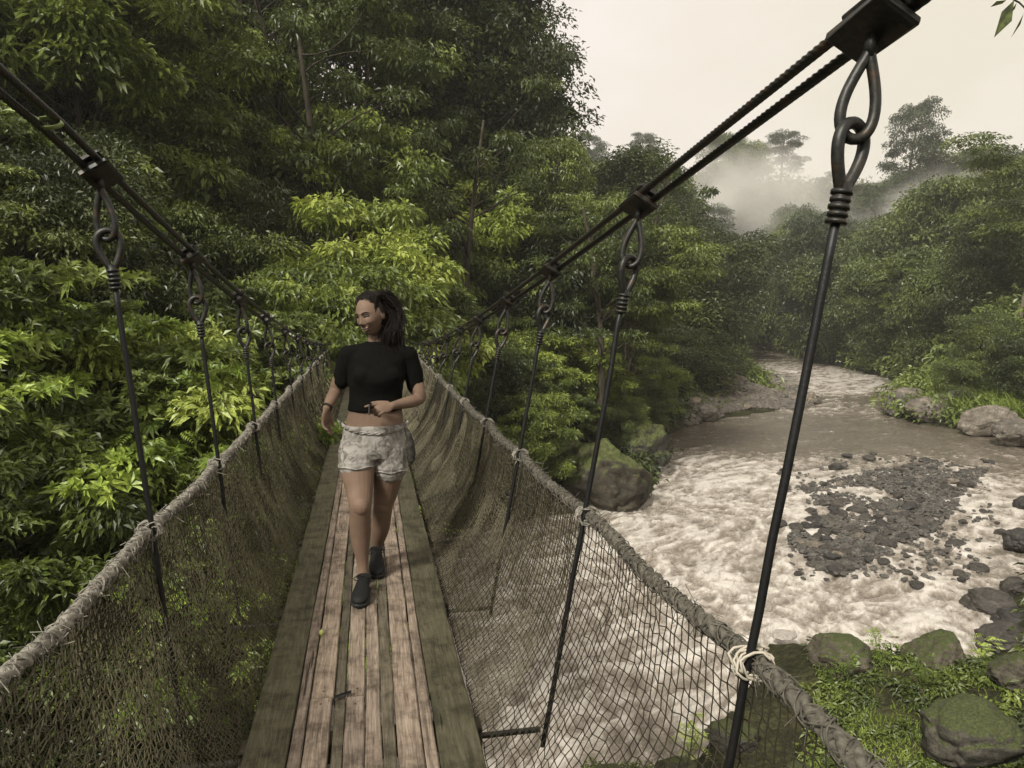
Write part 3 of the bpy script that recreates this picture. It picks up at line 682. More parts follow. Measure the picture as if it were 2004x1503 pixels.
for px, D, h, lb in [(1890, 53, 3.2, 'green bush on top of the right bank rocks'), (1965, 55, 4.0, 'pale green bush behind the reeds on the right bank'), (2050, 52, 5, 'bush cut by the right edge above the right bank rocks'), (1920, 56, 4.5, 'dark bush behind the right bank reeds')]:
    x, y = azD(px, D); tree('shrub', 'bush', x, y, h, lb, 'shrub')

# undergrowth over the slopes, as one uncountable mass
def ground_pts(n, px0, px1, D0, D1, r, mind=.4):
    px = r.uniform(px0, px1, n); D = np.exp(r.uniform(np.log(D0), np.log(D1), n))
    a = np.arctan((px-CX)/1458.)+PSI; x = D*np.sin(a); y = D*np.cos(a)
    d = sdist(x, y); k = (d > mind) & ~((px > 1335) & (px < 1620) & (D < 62)) & ~((px > 1080) & (px < 1330) & (D > 18) & (D < 27.5)) & ~((px > 1700) & (D > 30) & (D < 48)) & ~((np.abs(x) < 1.3) & (y > -5) & (y < 45)); x, y = x[k], y[k]
    return x, y, hgt(x, y), D[k]
r = np.random.default_rng(77)
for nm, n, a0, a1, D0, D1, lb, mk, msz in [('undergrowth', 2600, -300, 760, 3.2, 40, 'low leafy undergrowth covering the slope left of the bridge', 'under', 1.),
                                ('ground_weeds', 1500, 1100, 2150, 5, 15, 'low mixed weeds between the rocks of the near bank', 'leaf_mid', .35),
                                ('moss_cover', 5200, -350, 460, 4.0, 12, 'bright mossy ground cover on the slope below the lime shrubs', 'leaf_mid', .45),
                                ('undergrowth', 1600, 2100, 3300, 6, 60, 'leafy undergrowth on the right bank beyond the frame', 'under', 1.),
                                ('undergrowth', 2600, 700, 1480, 20, 75, 'low leafy undergrowth covering the far bank right of the bridge', 'under', 1.),
                                ('undergrowth', 3000, 1250, 2150, 45, 260, 'leafy undergrowth covering the hillside across the river', 'leaf_far', 1.)]:
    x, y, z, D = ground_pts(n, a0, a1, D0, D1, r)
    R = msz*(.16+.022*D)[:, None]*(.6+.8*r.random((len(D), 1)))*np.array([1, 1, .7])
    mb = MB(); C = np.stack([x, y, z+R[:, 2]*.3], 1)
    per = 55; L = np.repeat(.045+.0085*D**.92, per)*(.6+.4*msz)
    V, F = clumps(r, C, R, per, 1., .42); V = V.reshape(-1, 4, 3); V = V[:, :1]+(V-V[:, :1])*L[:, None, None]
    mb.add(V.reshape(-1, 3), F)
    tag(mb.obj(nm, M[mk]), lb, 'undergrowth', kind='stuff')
# grasses
def grass(n, pts, h, wdt, label, r, lean=.35, m='grass'):
    x, y, z = pts; k = len(x); mb = MB()
    D = np.stack([r.normal(size=k)*lean, r.normal(size=k)*lean, np.ones(k)], 1); hh = h*(.4+.9*r.random(k))
    C = np.stack([x, y, z-.02], 1); D = nrm(D); S = nrm(np.cross(D, r.normal(size=D.shape)))*(wdt*hh/h)[:, None]
    bend = np.stack([r.normal(size=k), r.normal(size=k), -np.abs(r.normal(size=k))], 1)*.22*hh[:, None]
    V = np.stack([C-S*.5, C+S*.5, C+D*hh[:, None]*.55+S*.4, C+D*hh[:, None]*.55-S*.4, C+D*hh[:, None]+bend], 1).reshape(-1, 3)
    b = np.arange(k)[:, None]*5
    mb.add(V, {4: b+[0, 1, 2, 3], 3: b+[3, 2, 4]})
    return tag(mb.obj('grass', M[m]), label, 'grass', kind='stuff')
x, y, z, D = ground_pts(75000, 1180, 2150, 5.0, 15, r, .25)
dn = fbm(np.stack([x*.9, y*.9, x*0], -1), 91, 3)+r.normal(size=len(x))*.12 > -.02
grass(0, (x[dn], y[dn], z[dn]), (.13), .016, 'green grass and weeds on the near bank at lower right', r)
x, y, z, D = ground_pts(9000, 1830, 2100, 47, 58, r, 1.2); grass(0, (x, y, z), 1.5, .07, 'tall pale reeds on the bank above the right rocks', r, .3)
p0 = atZ(1445, 738, -4.8)
k = 5200; xx = p0[0]+r.normal(size=k)*3.6; yy = p0[1]+r.normal(size=k)*3.0; q = sdist(xx, yy) > .3
grass(0, (xx[q], yy[q], hgt(xx[q], yy[q])), 1.9, .09, 'bright green reeds on the spit of the far bank', r, .25)
p0 = atZ(1265, 790, -5)
k = 2200; xx = p0[0]+r.normal(size=k)*2.6; yy = p0[1]+2+r.normal(size=k)*3.; q = sdist(xx, yy) > .3
grass(0, (xx[q], yy[q], hgt(xx[q], yy[q])), 1.1, .06, 'pale reeds at the foot of the far bank bushes', r, .3)
# a few ferny weeds on the near bank
for i, (px, py, lb) in enumerate([(1640, 1345, 'pale green ferny weed in front of the dark bank rock'), (1720, 1330, 'small leafy weed between the two dark bank rocks'), (1800, 1390, 'leafy weed in the grass of the near bank'), (1920, 1340, 'spindly weed beside the bright still water'), (1350, 1420, 'bright weed clump seen through the open net')]):
    p = atZ(px, py, -4.95); rr_ = np.random.default_rng(i); root = empty('weed', (p[0], p[1], hz(p[0], p[1])), lb, 'plant')
    n = 34; zz_ = rr_.random(n)*.55; C = np.stack([rr_.normal(size=n)*.12, rr_.normal(size=n)*.12, zz_], 1)
    mb = MB(); mb.add(*fronds(rr_, C, np.stack([rr_.normal(size=n), rr_.normal(size=n), .4+0*zz_], 1), 5, .2, .4)); mb.obj('foliage', M['leaf_near'], root)
    mb = MB(); [mb.add(*tube([(0, 0, -.05), C[q]*.5+[0, 0, .05], C[q]], [.006, .005, .003], 5)) for q in range(0, n, 3)]; mb.obj('stem', M['bark_pale'], root)
# twig of leaves hanging in at the top right corner
tw = empty('hanging_branch', tuple(atY(2010, -60, 3.0)), 'dark twig with pointed leaves hanging in at the top right corner', 'branch')
base = np.array(tw.location); mb = MB(); lf = MB()
for i, (a, b) in enumerate([((1985, 0), (1945, 74)), ((1990, 5), (1975, 30)), ((2004, 25), (1978, 75)), ((1970, 0), (1938, 14)), ((2020, 10), (2006, 60))]):
    A = atY(*a, 3.0)-base; B = atY(*b, 3.0+.03*i)-base; L = np.linalg.norm(B-A)
    V, F = leaves(A[None], (B-A)[None], np.array([[.3, -1, .4+.2*i]]), L, L*.36, .12, 0); lf.add(V, F)
for a, b in [((2120, -260), (1985, 0)), ((1985, 0), (2010, 20)), ((1985, 0), (1970, -4)), ((2120, -260), (2300, -700))]:
    mb.add(*tube([atY(*a, 3.0)-base, (atY(*a, 3.0)+atY(*b, 3.0))/2-base+[.01, .02, .02], atY(*b, 3.0)-base], .004, 6))
mb.obj('twig', M['bark'], tw); lf.obj('foliage', M['leaf_dark'], tw)
# ================================================================= FOOTBRIDGE
BR = empty('suspension_footbridge', (0, 0, 0), 'narrow wooden suspension footbridge with net sides and paired steel cables', 'footbridge')
def dzf(Y): Y = np.asarray(Y, float); return np.where(Y > 15, .85*((Y-15)/30)**2, 0.)
def cabc(Y, sg):
    Y = np.asarray(Y, float); h = .82+.00045*(Y-18)**2+.05*np.exp(-Y/1.2)
    if sg < 0: h = h+.10*np.exp(-Y/1.6)
    return np.stack([.045+sg*h, Y, .80+.00485*(Y-18)**2+(.135*np.exp(-np.maximum(Y-2.5, 0)/2.6) if sg < 0 else 0)], -1)
def railc(Y, sg, fine=True):
    Y = np.asarray(Y, float); y0 = 1.38 if sg > 0 else 1.6
    ph = ((Y-y0)/1.22) % 1.; sag = -.014*np.sin(pi*ph)*(Y < 20)
    z = .735+.115*np.exp(-Y/4.)*(1 if sg > 0 else .45)+dzf(Y)+sag
    x = sg*(.80-.008*np.sin(pi*ph))+.008*vn(np.stack([Y*3, Y*0+sg, Y*0], -1), 5)
    return np.stack([x, Y, z], -1)
# deck boards
LN = [(-.470, -.309, 'wood_green'), (-.309, -.261, 'wood_light'), (-.261, -.168, 'wood_light'), (-.168, -.120, 'wood_dark'), (-.120, -.043, 'wood_light'),
      (-.043, .019, 'wood_light'), (.019, .071, 'wood_dark'), (.071, .165, 'wood_light'), (.165, .213, 'wood_light'), (.213, .370, 'wood_green')]
JT = [[1.1, 4.7], [1.9, 4.3], [.6, 2.93], [1.2, 2.93], [.5, 2.93], [1.6, 4.05], [.8, 4.1], [1.9, 4.75], [2.0, 4.75], [2.9, 5.55]]
nails = []; rp = np.random.default_rng(3); fmb = MB(); npl = 0
def plank(x0, x1, y0, y1, mt, top):
    L = y1-y0; n = max(2, int(L/.25)); ys = np.linspace(y0, y1, n)
    w = (x1-x0)/2; cx = (x0+x1)/2; b = .004; jag = rp.uniform(-.003, .003, (n, 2))
    R = []
    for i, y in enumerate(ys):
        z = top+float(dzf(y)); a0 = -w+jag[i, 0]; a1 = w+jag[i, 1]
        R.append([(cx+a0, y, z-.035), (cx+a0, y, z-b), (cx+a0+b, y, z), (cx+a1-b, y, z), (cx+a1, y, z-b), (cx+a1, y, z-.035)])
    V = np.array(R).reshape(-1, 3); F = []
    for i in range(n-1):
        for j in range(6): F.append([i*6+j, (i+1)*6+j, (i+1)*6+(j+1) % 6, i*6+(j+1) % 6])
    return V, {4: np.array(F), 6: np.array([[0, 1, 2, 3, 4, 5], [(n-1)*6+k for k in (5, 4, 3, 2, 1, 0)]])}
for li, ((x0, x1, mt), jt) in enumerate(zip(LN, JT)):
    ys = [jt[0]-2.4]+jt
    while ys[-1] < 44.6: ys.append(min(45, ys[-1]+rp.uniform(2.0, 2.6)))
    for a, b in zip(ys[:-1], ys[1:]):
        top = -.012 if li == 3 else rp.uniform(-.005, .003)
        V, F = plank(x0+.002+rp.uniform(0, .002), x1-.002-rp.uniform(0, .002), a+.003, b-.003, mt, top)
        mm = mt
        if mt == 'wood_light' and rp.random() < .12: mm = 'wood_dark'
        if a > 20: fmb.add(V, F); continue
        me = MB().add(V, F).mesh('plank', M[mm]); pl = link('plank', me, BR)
        if a < 6:
            for yy in (a+.05, b-.05):
                if yy < 1.5 or yy > 6.5: continue
                for xx in ((x0+x1)/2,) if x1-x0 < .1 else (x0+.035, x1-.035):
                    s = MB().add(*sphere((xx+rp.uniform(-.006, .006), yy+rp.uniform(-.015, .015), top+.0005), (.0045, .0045, .0022), 8, 5)); s.obj('nail', M['steel'], pl, True)
o = fmb.obj('far_planks', M['wood_light'], BR); o['kind'] = 'stuff'
# cross beams and edge bearers
for i in range(-1, 36):
    y = 1.5+1.22*i
    if y > 21: break
    MB().add(*bbox_bevel((-.05, y, -.085+float(dzf(y))), (.90, .09, .085), .006)).obj('cross_beam', M['wood_dark'], BR); MB().add(*tube([(-.73, y+.01, -.11+float(dzf(y))), (.64, y+.01, -.11+float(dzf(y)))], .012, 8)).obj('cross_bar', M['steel'], BR, True)
for x in (-.44, .33):
    ys = np.linspace(-.5, 45, 40); V, F = tube(np.stack([ys*0+x, ys, -.155+dzf(ys)], 1), .022, 8); MB().add(V, F).obj('bearer_cable', M['cable'], BR, True)
# main cables, two each side
for sg in (-1, 1):
    for off in (-.021, .021):
        ya = np.arange(-3.5, 6.5, .004); P = cabc(ya, sg)+np.array([off, 0, -off*.62*sg]); mb = MB()
        mb.add(*tube(P, (.0112), 18, 6, .34, 48.))
        yb = np.linspace(6.49, 45, 90); mb.add(*tube(cabc(yb, sg)+np.array([off, 0, -off*.62*sg]), .0115, 6))
        mb.obj('main_cable', M['cable'], BR, True)
# hangers
def teardrop(w, h, n=40, up=True):
    t = np.arange(n)/n*2*pi; x = w*.62*np.sin(t)*np.sin(t/2)**1.3; z = h/2*np.cos(t)
    return np.stack([x, x*0, z if up else -z], 1)
def rotz(P, a): c, s = cos(a), sin(a); return np.stack([P[:, 0]*c-P[:, 1]*s, P[:, 0]*s+P[:, 1]*c, P[:, 2]], 1)
def hanger(Y, sg, detail, r):
    c = cabc(np.array([Y]), sg)[0]; bt = np.array([(.62 if sg > 0 else -.71), Y, -.10+float(dzf(Y))])
    d = nrm((bt-c)[None])[0]; tan = nrm((cabc(np.array([Y+.1]), sg)-cabc(np.array([Y-.1]), sg)))[0]
    L = np.linalg.norm(bt-c)
    if not detail:
        MB().add(*tube([c, bt], .012, 6)).obj('hanger_rod', M['hose'], BR); return
    dr = d
    top = c+d*.335; pts = np.array([top+(bt-top)*s for s in np.linspace(0, 1, 14)]); pts[1:-1] += r.normal(size=(12, 3))*.0012
    rod = MB().add(*tube(pts, .0098, 10)).obj('hanger_rod', M['hose'], BR, True)
    # clamp: pair of plates along the cables, cap nut above
    side = nrm(np.array([[1, 0, -.62*sg]]))[0]; side = nrm((side-tan*np.dot(side, tan))[None])[0]; nn_ = np.cross(side, tan); nn_ = nn_*np.sign(nn_[2]); R = np.array([side, tan, nn_]).T
    mb = MB()
    for z, s in ((.022, (.086, .135, .018)), (-.024, (.10, .165, .022))):
        V, F = bbox_bevel((0, 0, 0), s, .005); V = V@R.T+c+nn_*z; V += r.normal(size=V.shape)*.0012; mb.add(V, F)
    V, F = bbox_bevel((0, 0, 0), (.062, .10, .03), .006); mb.add(V@R.T+c, F)
    mb.obj('cable_clamp', M['steel'], rod)
    mb = MB(); mb.add(*tube([c+nn_*.025, c+nn_*.046], [.024, .021], 6)); mb.add(*sphere(c+nn_*.046, (.015, .015, .012), 10, 6)); mb.add(*tube([c+nn_*.05, c+nn_*.066], .009, 8))
    mb.obj('cap_nut', M['steel'], rod, True)
    # links
    e = nrm(np.cross(d, [0, 1., 0])[None])[0]; g2 = np.cross(e, d); B = np.array([e, g2, -d]).T
    a1, a2 = r.uniform(-.5, -.2), r.uniform(.1, .5)
    u = rotz(teardrop(.074, .175), a1)@B.T+c+d*.150
    mb = MB(); mb.add(*tube(u, .0115, 10, closed=True)); mb.add(*tube([c+d*.02, c+d*.075], [.014, .0125], 10)); mb.obj('upper_link', M['steel'], rod, True)
    l = rotz(teardrop(.084, .145, up=False), a2)@B.T+c+d*.278
    mb = MB(); mb.add(*tube(l, .0125, 10, closed=True)); mb.obj('lower_link', M['steel'], rod, True)
    mb = MB(); s0 = .340
    mb.add(*tube([c+d*(s0-.015), c+d*(s0+.065)], [.017, .0165], 12))
    for q in range(5): mb.add(*tube([c+d*(s0+q*.015), c+d*(s0+q*.015+.009)], .0215-.001*(q % 2), 12))
    mb.obj('collar', M['steel'], rod, True)
    # lashing to the top rope
    rc = railc(np.array([Y]), sg)[0]; tt = np.linspace(0, 1, 90); th = tt*2*pi*6.5
    hp = c+d*((c[2]-rc[2])/(-d[2])); mid = (rc+hp)/2; ax = nrm((hp-rc)[None])[0] if np.linalg.norm(hp-rc) > .01 else np.array([1., 0, 0])
    rad = .029+.005*np.sin(th*1.7); hw = np.linalg.norm(hp-rc)/2
    Pk = mid+np.outer(np.cos(th)*(rad+hw), ax)+np.outer(np.sin(th)*rad, np.array([0, .3, .95]))+np.outer((tt-.5)*.045, [0, 1, 0])+r.normal(size=(90, 3))*.0035
    mb = MB(); mb.add(*tube(Pk, .0030, 6))
    for q in range(4):
        v = r.normal(size=3); v[2] = -abs(v[2]); v = v/np.linalg.norm(v); s = mid+r.normal(size=3)*.012
        mb.add(*tube([s, s+v*.03, s+v*.05+[0, 0, -.02]], [.003, .0025, .0015], 5))
    mb.obj('lashing', M['tie' if Y < 1.5 else 'rope'], rod, True)
rh = np.random.default_rng(9)
for sg, y0 in ((1, 1.38), (-1, 1.60)):
    for k in range(34):
        Y = y0+1.22*k+(rp.uniform(-.03, .03) if k > 1 else 0)
        if Y < 44.5: hanger(Y, sg, k < 10, rh)
# top ropes
for sg, mt, rad in ((-1, 'rope', .0165), (1, 'rope_dark', .0165)):
    ya = np.arange(.2, 9, .006); P = railc(ya, sg); rr_ = rad*(1+.16*vn(np.stack([ya*14, ya*0, ya*0+sg], -1), 8))
    mb = MB(); Vr, Fr = tube(P, rr_, 15, 3, .6, 38.); Vr = Vr+fbm(Vr*60, 4, 3)[:, None]*nrm(Vr-railc(Vr[:, 1], sg))*.005; mb.add(Vr, Fr); yb = np.linspace(8.98, 45, 120); mb.add(*tube(railc(yb, sg), rad, 8))
    rope = mb.obj('top_rope', M[mt], BR, True)
    # net twine wound over the rope
    mb = MB()
    for q, (den, rd, of) in enumerate([(23, .0022, .003), (-17, .0020, .005), (41, .0016, .002), (-33, .0018, .006), (9, .0032, .003)]):
        ya = np.arange(.2, 9, .004); P = railc(ya, sg); th = ya*2*pi*den*.5+2.5*vn(np.stack([ya*4, ya*0+q, ya*0], -1), 3)
        R_ = rad+of+.004*vn(np.stack([ya*20, ya*0+q, ya*0], -1), 4)
        if sg < 0: R_ = np.where(ya < 2.2, R_-.002, R_)
        P = P+np.stack([np.cos(th)*R_, 0*th, np.sin(th)*R_], 1); mb.add(*tube(P, rd, 4, caps=False))
    n = 1300; yy = rh.uniform(.5, 9, n); B_ = railc(yy, sg); th = rh.uniform(0, 2*pi, n); Q = np.stack([np.cos(th), rh.normal(size=n)*.5, np.sin(th)], 1)
    f0 = B_+Q*rad*.8; f1 = B_+Q*(rad+.010); f2 = B_+Q*(rad+.006)+rh.normal(size=(n, 3))*.018-[0, 0, .012]
    mb.add(*multitube(np.stack([f0, f1, f2], 1), .0011, 3))
    mb.obj('wound_twine', M['rope_dark' if sg > 0 else 'rope'], rope)
# side nets
def netsurf(Y, v, sg, layer):
    top = railc(Y, sg); xb = np.where(sg > 0, .385, -.485); zb = -.06+dzf(Y)
    bul = np.sin(pi*v)**.8*(.075 if sg > 0 else .055)+np.sin(pi*v)*.06*np.exp(-((Y-1.4)/.6)**2)*(sg > 0)
    x = top[..., 0]*(1-v)+xb*v+sg*bul; z = top[..., 2]*(1-v)+zb*v-.06*np.sin(pi*v)
    Pn = np.stack([Y*1.1, v*1.4, v*0+layer*7+sg], -1)
    n1 = fbm(Pn*1.6, 60, 3); n2 = fbm(Pn*np.array([5, 1.2, 1]), 70, 3)
    x = x+sg*(n1*.035+n2*.022)*np.sin(pi*np.clip(v, 0, 1))**.5+sg*layer*.006
    y = Y+fbm(Pn*1.3, 80, 3)*.05*np.sin(pi*v)**.5
    z = z+fbm(Pn*2.2, 90, 2)*.035*np.sin(pi*v)**.5
    return np.stack([x, y, z], -1)
def net(Y0, Y1, sg, pitch, rad, layer, jit, parent, mt, name, v1=1.):
    a = np.arange(Y0, Y1, pitch); nv = int(1.0/pitch)+1; v = np.linspace(0, v1, nv)
    A, Vv = np.meshgrid(a, v, indexing='ij')
    A2 = A+.28*Vv*sg*0+rh.normal(size=A.shape)*jit*pitch; V2 = np.clip(Vv+rh.normal(size=A.shape)*jit*pitch, 0, 1)
    Pm = netsurf(A2, V2, sg, layer); mb = MB(); mb.add(*multitube(Pm, rad, 3)); mb.add(*multitube(Pm.transpose(1, 0, 2), rad, 3))
    if pitch > .03 and Y1 < 12:
        # knots
        K = Pm[:, :].reshape(-1, 3); o = np.array([[1, 0, 0], [-1, 0, 0], [0, 1, 0], [0, -1, 0], [0, 0, 1], [0, 0, -1]])*rad*2.1
        Vk = (K[:, None]+o).reshape(-1, 3); b = np.arange(len(K))[:, None]*6
        Fk = np.concatenate([b+q for q in ([0, 2, 4], [2, 1, 4], [1, 3, 4], [3, 0, 4], [2, 0, 5], [1, 2, 5], [3, 1, 5], [0, 3, 5])]); mb.add(Vk, Fk)
    return mb.obj(name, M[mt], parent)
nr = net(.25, 9, 1, .034, .0019, 0, .12, BR, 'net', 'side_net')
net(2.72, 9, 1, .019, .0014, 1, .35, nr, 'net_fine', 'fine_mesh')
net(9, 44.5, 1, .075, .0045, 0, .2, nr, 'net_fine', 'far_mesh')
nl = net(.6, 9, -1, .034, .0018, 1, .25, BR, 'net', 'side_net')
net(.6, 9, -1, .019, .0018, 0, .4, nl, 'net_left', 'fine_mesh')
net(9, 44.5, -1, .075, .0045, 0, .2, nl, 'net_left', 'far_mesh')
# far towers
for x in (-1.05, 1.15):
    MB().add(*tube([(x, 45, -1.5), (x*.98, 45, 4.6)], [.13, .10], 10)).obj('tower_post', M['bark'], BR, True)
MB().add(*bbox_bevel((.05, 45, 4.3), (2.5, .16, .16), .01)).obj('tower_beam', M['wood_dark'], BR)
# strip of plastic tied round the left cables
c0 = cabc(np.array([2.46]), -1)[0]; st = empty('plastic_strip', tuple(c0), 'pale green plastic strip knotted round the left cables at the left edge', 'strip')
def ribbon(P, w, wd):
    P = np.asarray(P, float); wd = nrm(np.asarray(wd, float)); V = np.stack([P-wd*w/2, P+wd*w/2], 1); V2 = V+np.array([0, .0012, .0012])
    n = len(P); A = np.concatenate([V.reshape(-1, 3), V2.reshape(-1, 3)]); F = []
    for i in range(n-1):
        a = i*2; F += [[a, a+1, a+3, a+2], [2*n+a, 2*n+a+2, 2*n+a+3, 2*n+a+1], [a, a+2, 2*n+a+2, 2*n+a], [a+1, 2*n+a+1, 2*n+a+3, a+3]]
    return A, np.array(F)
th = np.linspace(0, 2*pi, 26); tn = nrm(cabc(np.array([2.5]), -1)-cabc(np.array([2.3]), -1))[0]
P = np.stack([np.cos(th)*.036, 0*th, np.sin(th)*.022], 1)+np.outer(np.sin(th)*.02, tn)
MB().add(*ribbon(P, .026, np.tile(tn+[.0, 0, .0], (26, 1)))).obj('wrap', M['strap'], st, True)
P = spline([(-.02, -.02, .0), (-.04, -.05, .012), (-.075, -.07, .018), (-.11, -.07, -.005), (-.125, -.065, -.06), (-.128, -.06, -.11)], 24)
MB().add(*ribbon(P, .028, np.tile([.2, 1., .5], (24, 1)))).obj('loose_end', M['strap'], st, True)
# small fruit on a plank, and a curled strip in the gap
p = atZ(629, 1238, 0.012); mb = MB(); mb.add(*sphere((0, 0, .012), (.011, .011, .014), 12, 8)); mb.add(*tube([(0, 0, .024), (.002, .001, .03)], .0015, 5))
o = mb.obj('fruit', simple('pale_green_fruit', (.42, .45, .14), .4, .4, .3, 60), None, True); o.location = (p[0], p[1], 0); tag(o, 'tiny pale green fruit lying on a bleached deck board', 'fruit')
p = atZ(665, 1365, 0); P = np.stack([np.linspace(-.02, .045, 16), .01*np.sin(np.linspace(0, 3, 16)), .004+.016*np.linspace(0, 1, 16)**2.5], 1)
mb = MB(); mb.add(*ribbon(P, .018, np.tile([0, 1., .2], (16, 1)))); o = mb.obj('rubber_scrap', M['hose'], None, True); o.location = (p[0], p[1], -.002); tag(o, 'curled black rubber scrap at a joint between the deck boards', 'scrap')

# ================================================================= THE WALKING PERSON
def W(px, py, Y): return atY(px, py, Y)
def ppm(p): return FPX/float((np.asarray(p)-CAM)@FW)
M['skin'] = simple('warm_brown_skin', (.160, .105, .074), .65, .25, .16, 8, .1, .001)
M['black_knit'] = simple('black_ribbed_knit', (.0055, .0055, .005), .95, .05, .3, 200, .4, .001)
m, t, o = mat('pale_patterned_cotton'); p = coords(t); n1 = noise(t, p, 16, 4, .6, 1.5); n2 = noise(t, p, 90, 2)
c = ramp(t, n1, [(.36, (.11, .10, .088)), (.47, (.21, .195, .175)), (.6, (.33, .31, .285))]); princ(t, o, c, .85, .15, bump(t, n2, .3, .001)); M['short'] = m
M['hair'] = simple('dark_brown_hair', (.009, .006, .0045), .6, .2, .5, 40)
M['shoe'] = simple('black_mesh_fabric', (.0045, .0045, .0045), .7, .3, .4, 200)
M['sole'] = simple('dark_rubber_sole', (.012, .012, .011), .6, .3, .3, 80)
M['teeth'] = simple('teeth', (.75, .72, .66), .3, .5, .05, 30)
M['lip'] = simple('lip', (.22, .10, .075), .45, .4, .15, 60)
M['eye'] = simple('dark_eye', (.012, .009, .007), .2, .5, .1, 30)
M['sash'] = simple('dark_tied_jersey', (.045, .042, .036), .9, .15, .4, 30, .5, .003)
M['glass'] = simple('dark_phone_glass', (.012, .012, .013), .12, .5, .1, 10)
M['trim'] = simple('pale_metal_edge', (.06, .055, .05), .35, .5, .1, 30)
PB = atZ(715, 1165, 0)
PR = empty('person', (PB[0], PB[1], 0), 'laughing woman in black cropped top and pale shorts walking towards us on the footbridge', 'person')
OFF = np.array([PB[0], PB[1], 0.])
def child(mb, name, m, smooth=True, voxel=None, sm=0, disp=0, parent=None, dscale=.05):
    V, F = mb.arrays(); q = MB(); q.add(V-OFF, F); o = q.obj(name, m, parent or PR, smooth)
    if voxel:
        r_ = o.modifiers.new('remesh', 'REMESH'); r_.mode = 'VOXEL'; r_.voxel_size = voxel; r_.use_smooth_shade = True
    if sm: s_ = o.modifiers.new('smooth', 'SMOOTH'); s_.factor = .5; s_.iterations = sm
    if disp:
        tx = bpy.data.textures.new(name+'_folds', 'CLOUDS'); tx.noise_scale = dscale; tx.noise_depth = 2
        d_ = o.modifiers.new('folds', 'DISPLACE'); d_.texture = tx; d_.strength = disp; d_.mid_level = .5; d_.texture_coords = 'LOCAL'
    return o
def chain(mb, pts, n=24, sides=16):
    """pts: (point, radius) smooth tapering limb with round ends"""
    P = spline([np.append(p, r_) for p, r_ in pts], n); mb.add(*tube(P[:, :3], P[:, 3], sides))
    for q in (0, -1): mb.add(*sphere(P[q, :3], P[q, 3]*.99, 12, 8))
def loft(mb, rows, n=36, sides=28, tilt=None):
    """rows: centre xyz, rx, ry : horizontal rings"""
    P = spline(rows, n); th = np.arange(sides)/sides*2*pi
    V = P[:, None, :3]+np.stack([P[:, 3:4]*np.cos(th), P[:, 4:5]*np.sin(th), 0*np.cos(th)+0*P[:, 3:4]], -1)
    i = np.arange(n-1)[:, None]*sides; j = np.arange(sides)[None]; k = (j+1) % sides
    F = np.stack([i+j, i+k, i+sides+k, i+sides+j], -1).reshape(-1, 4); V = V.reshape(-1, 3); c = len(V)
    V = np.concatenate([V, P[:1, :3], P[-1:, :3]]); j = j[0]; k = k[0]
    mb.add(V, {4: F, 3: np.concatenate([np.stack([np.full(sides, c), k, j], 1), np.stack([np.full(sides, c+1), (n-1)*sides+j, (n-1)*sides+k], 1)])})
YT = 4.28
def row(px, py, hw, ry, Y=YT):
    p = W(px, py, Y); return [*p, hw/ppm(p), ry]
def lp(px, py, Y, hw): p = W(px, py, Y); return (p, hw/ppm(p))
body = MB()
torso = [row(733, 893, 50, .10), row(733, 870, 57, .115), row(733, 845, 57, .115), row(734, 820, 55, .105), row(735, 800, 51, .098), row(736, 770, 50, .102), row(737, 740, 53, .115, YT-.01), row(738, 715, 55, .112), row(738, 697, 52, .09), row(737, 684, 36, .07), row(736, 674, 23, .058)]
loft(body, torso)
# bust under the top, neck
for px in (712, 762): body.add(*sphere(W(px, 738, YT-.075), (.055, .05, .052), 16, 12))
hc = W(726, 617, YT-.03)
chain(body, [(W(738, 690, YT+.01), .062), (W(737, 668, YT+.01), .049), (W(737, 648, YT+.022), .045), (hc+[.02, .035, -.03], .05)])
# legs (front leg is her right)
legR = [lp(700, 885, 4.26, 31), lp(700, 920, 4.22, 33), lp(703, 955, 4.17, 27), lp(705, 988, 4.12, 22), lp(705, 1008, 4.13, 20.5), lp(705, 1040, 4.16, 20.5), lp(707, 1075, 4.17, 15.5), lp(710, 1105, 4.17, 10.5), lp(711, 1128, 4.17, 11)]
legL = [lp(762, 885, 4.28, 29), lp(761, 920, 4.29, 29), lp(757, 955, 4.32, 24.5), lp(751, 985, 4.34, 19.5), lp(748, 1005, 4.37, 18.5), lp(745, 1030, 4.42, 18), lp(740, 1055, 4.48, 14), lp(737, 1078, 4.52, 9.8), lp(737, 1095, 4.55, 10)]
for L in (legR, legL): chain(body, [(p, r_) for p, r_ in L], 40, 20)
body.add(*sphere(W(706, 992, 4.08), (.045, .035, .05), 12, 8)); body.add(*sphere(W(750, 990, 4.31), (.04, .034, .045), 12, 8))
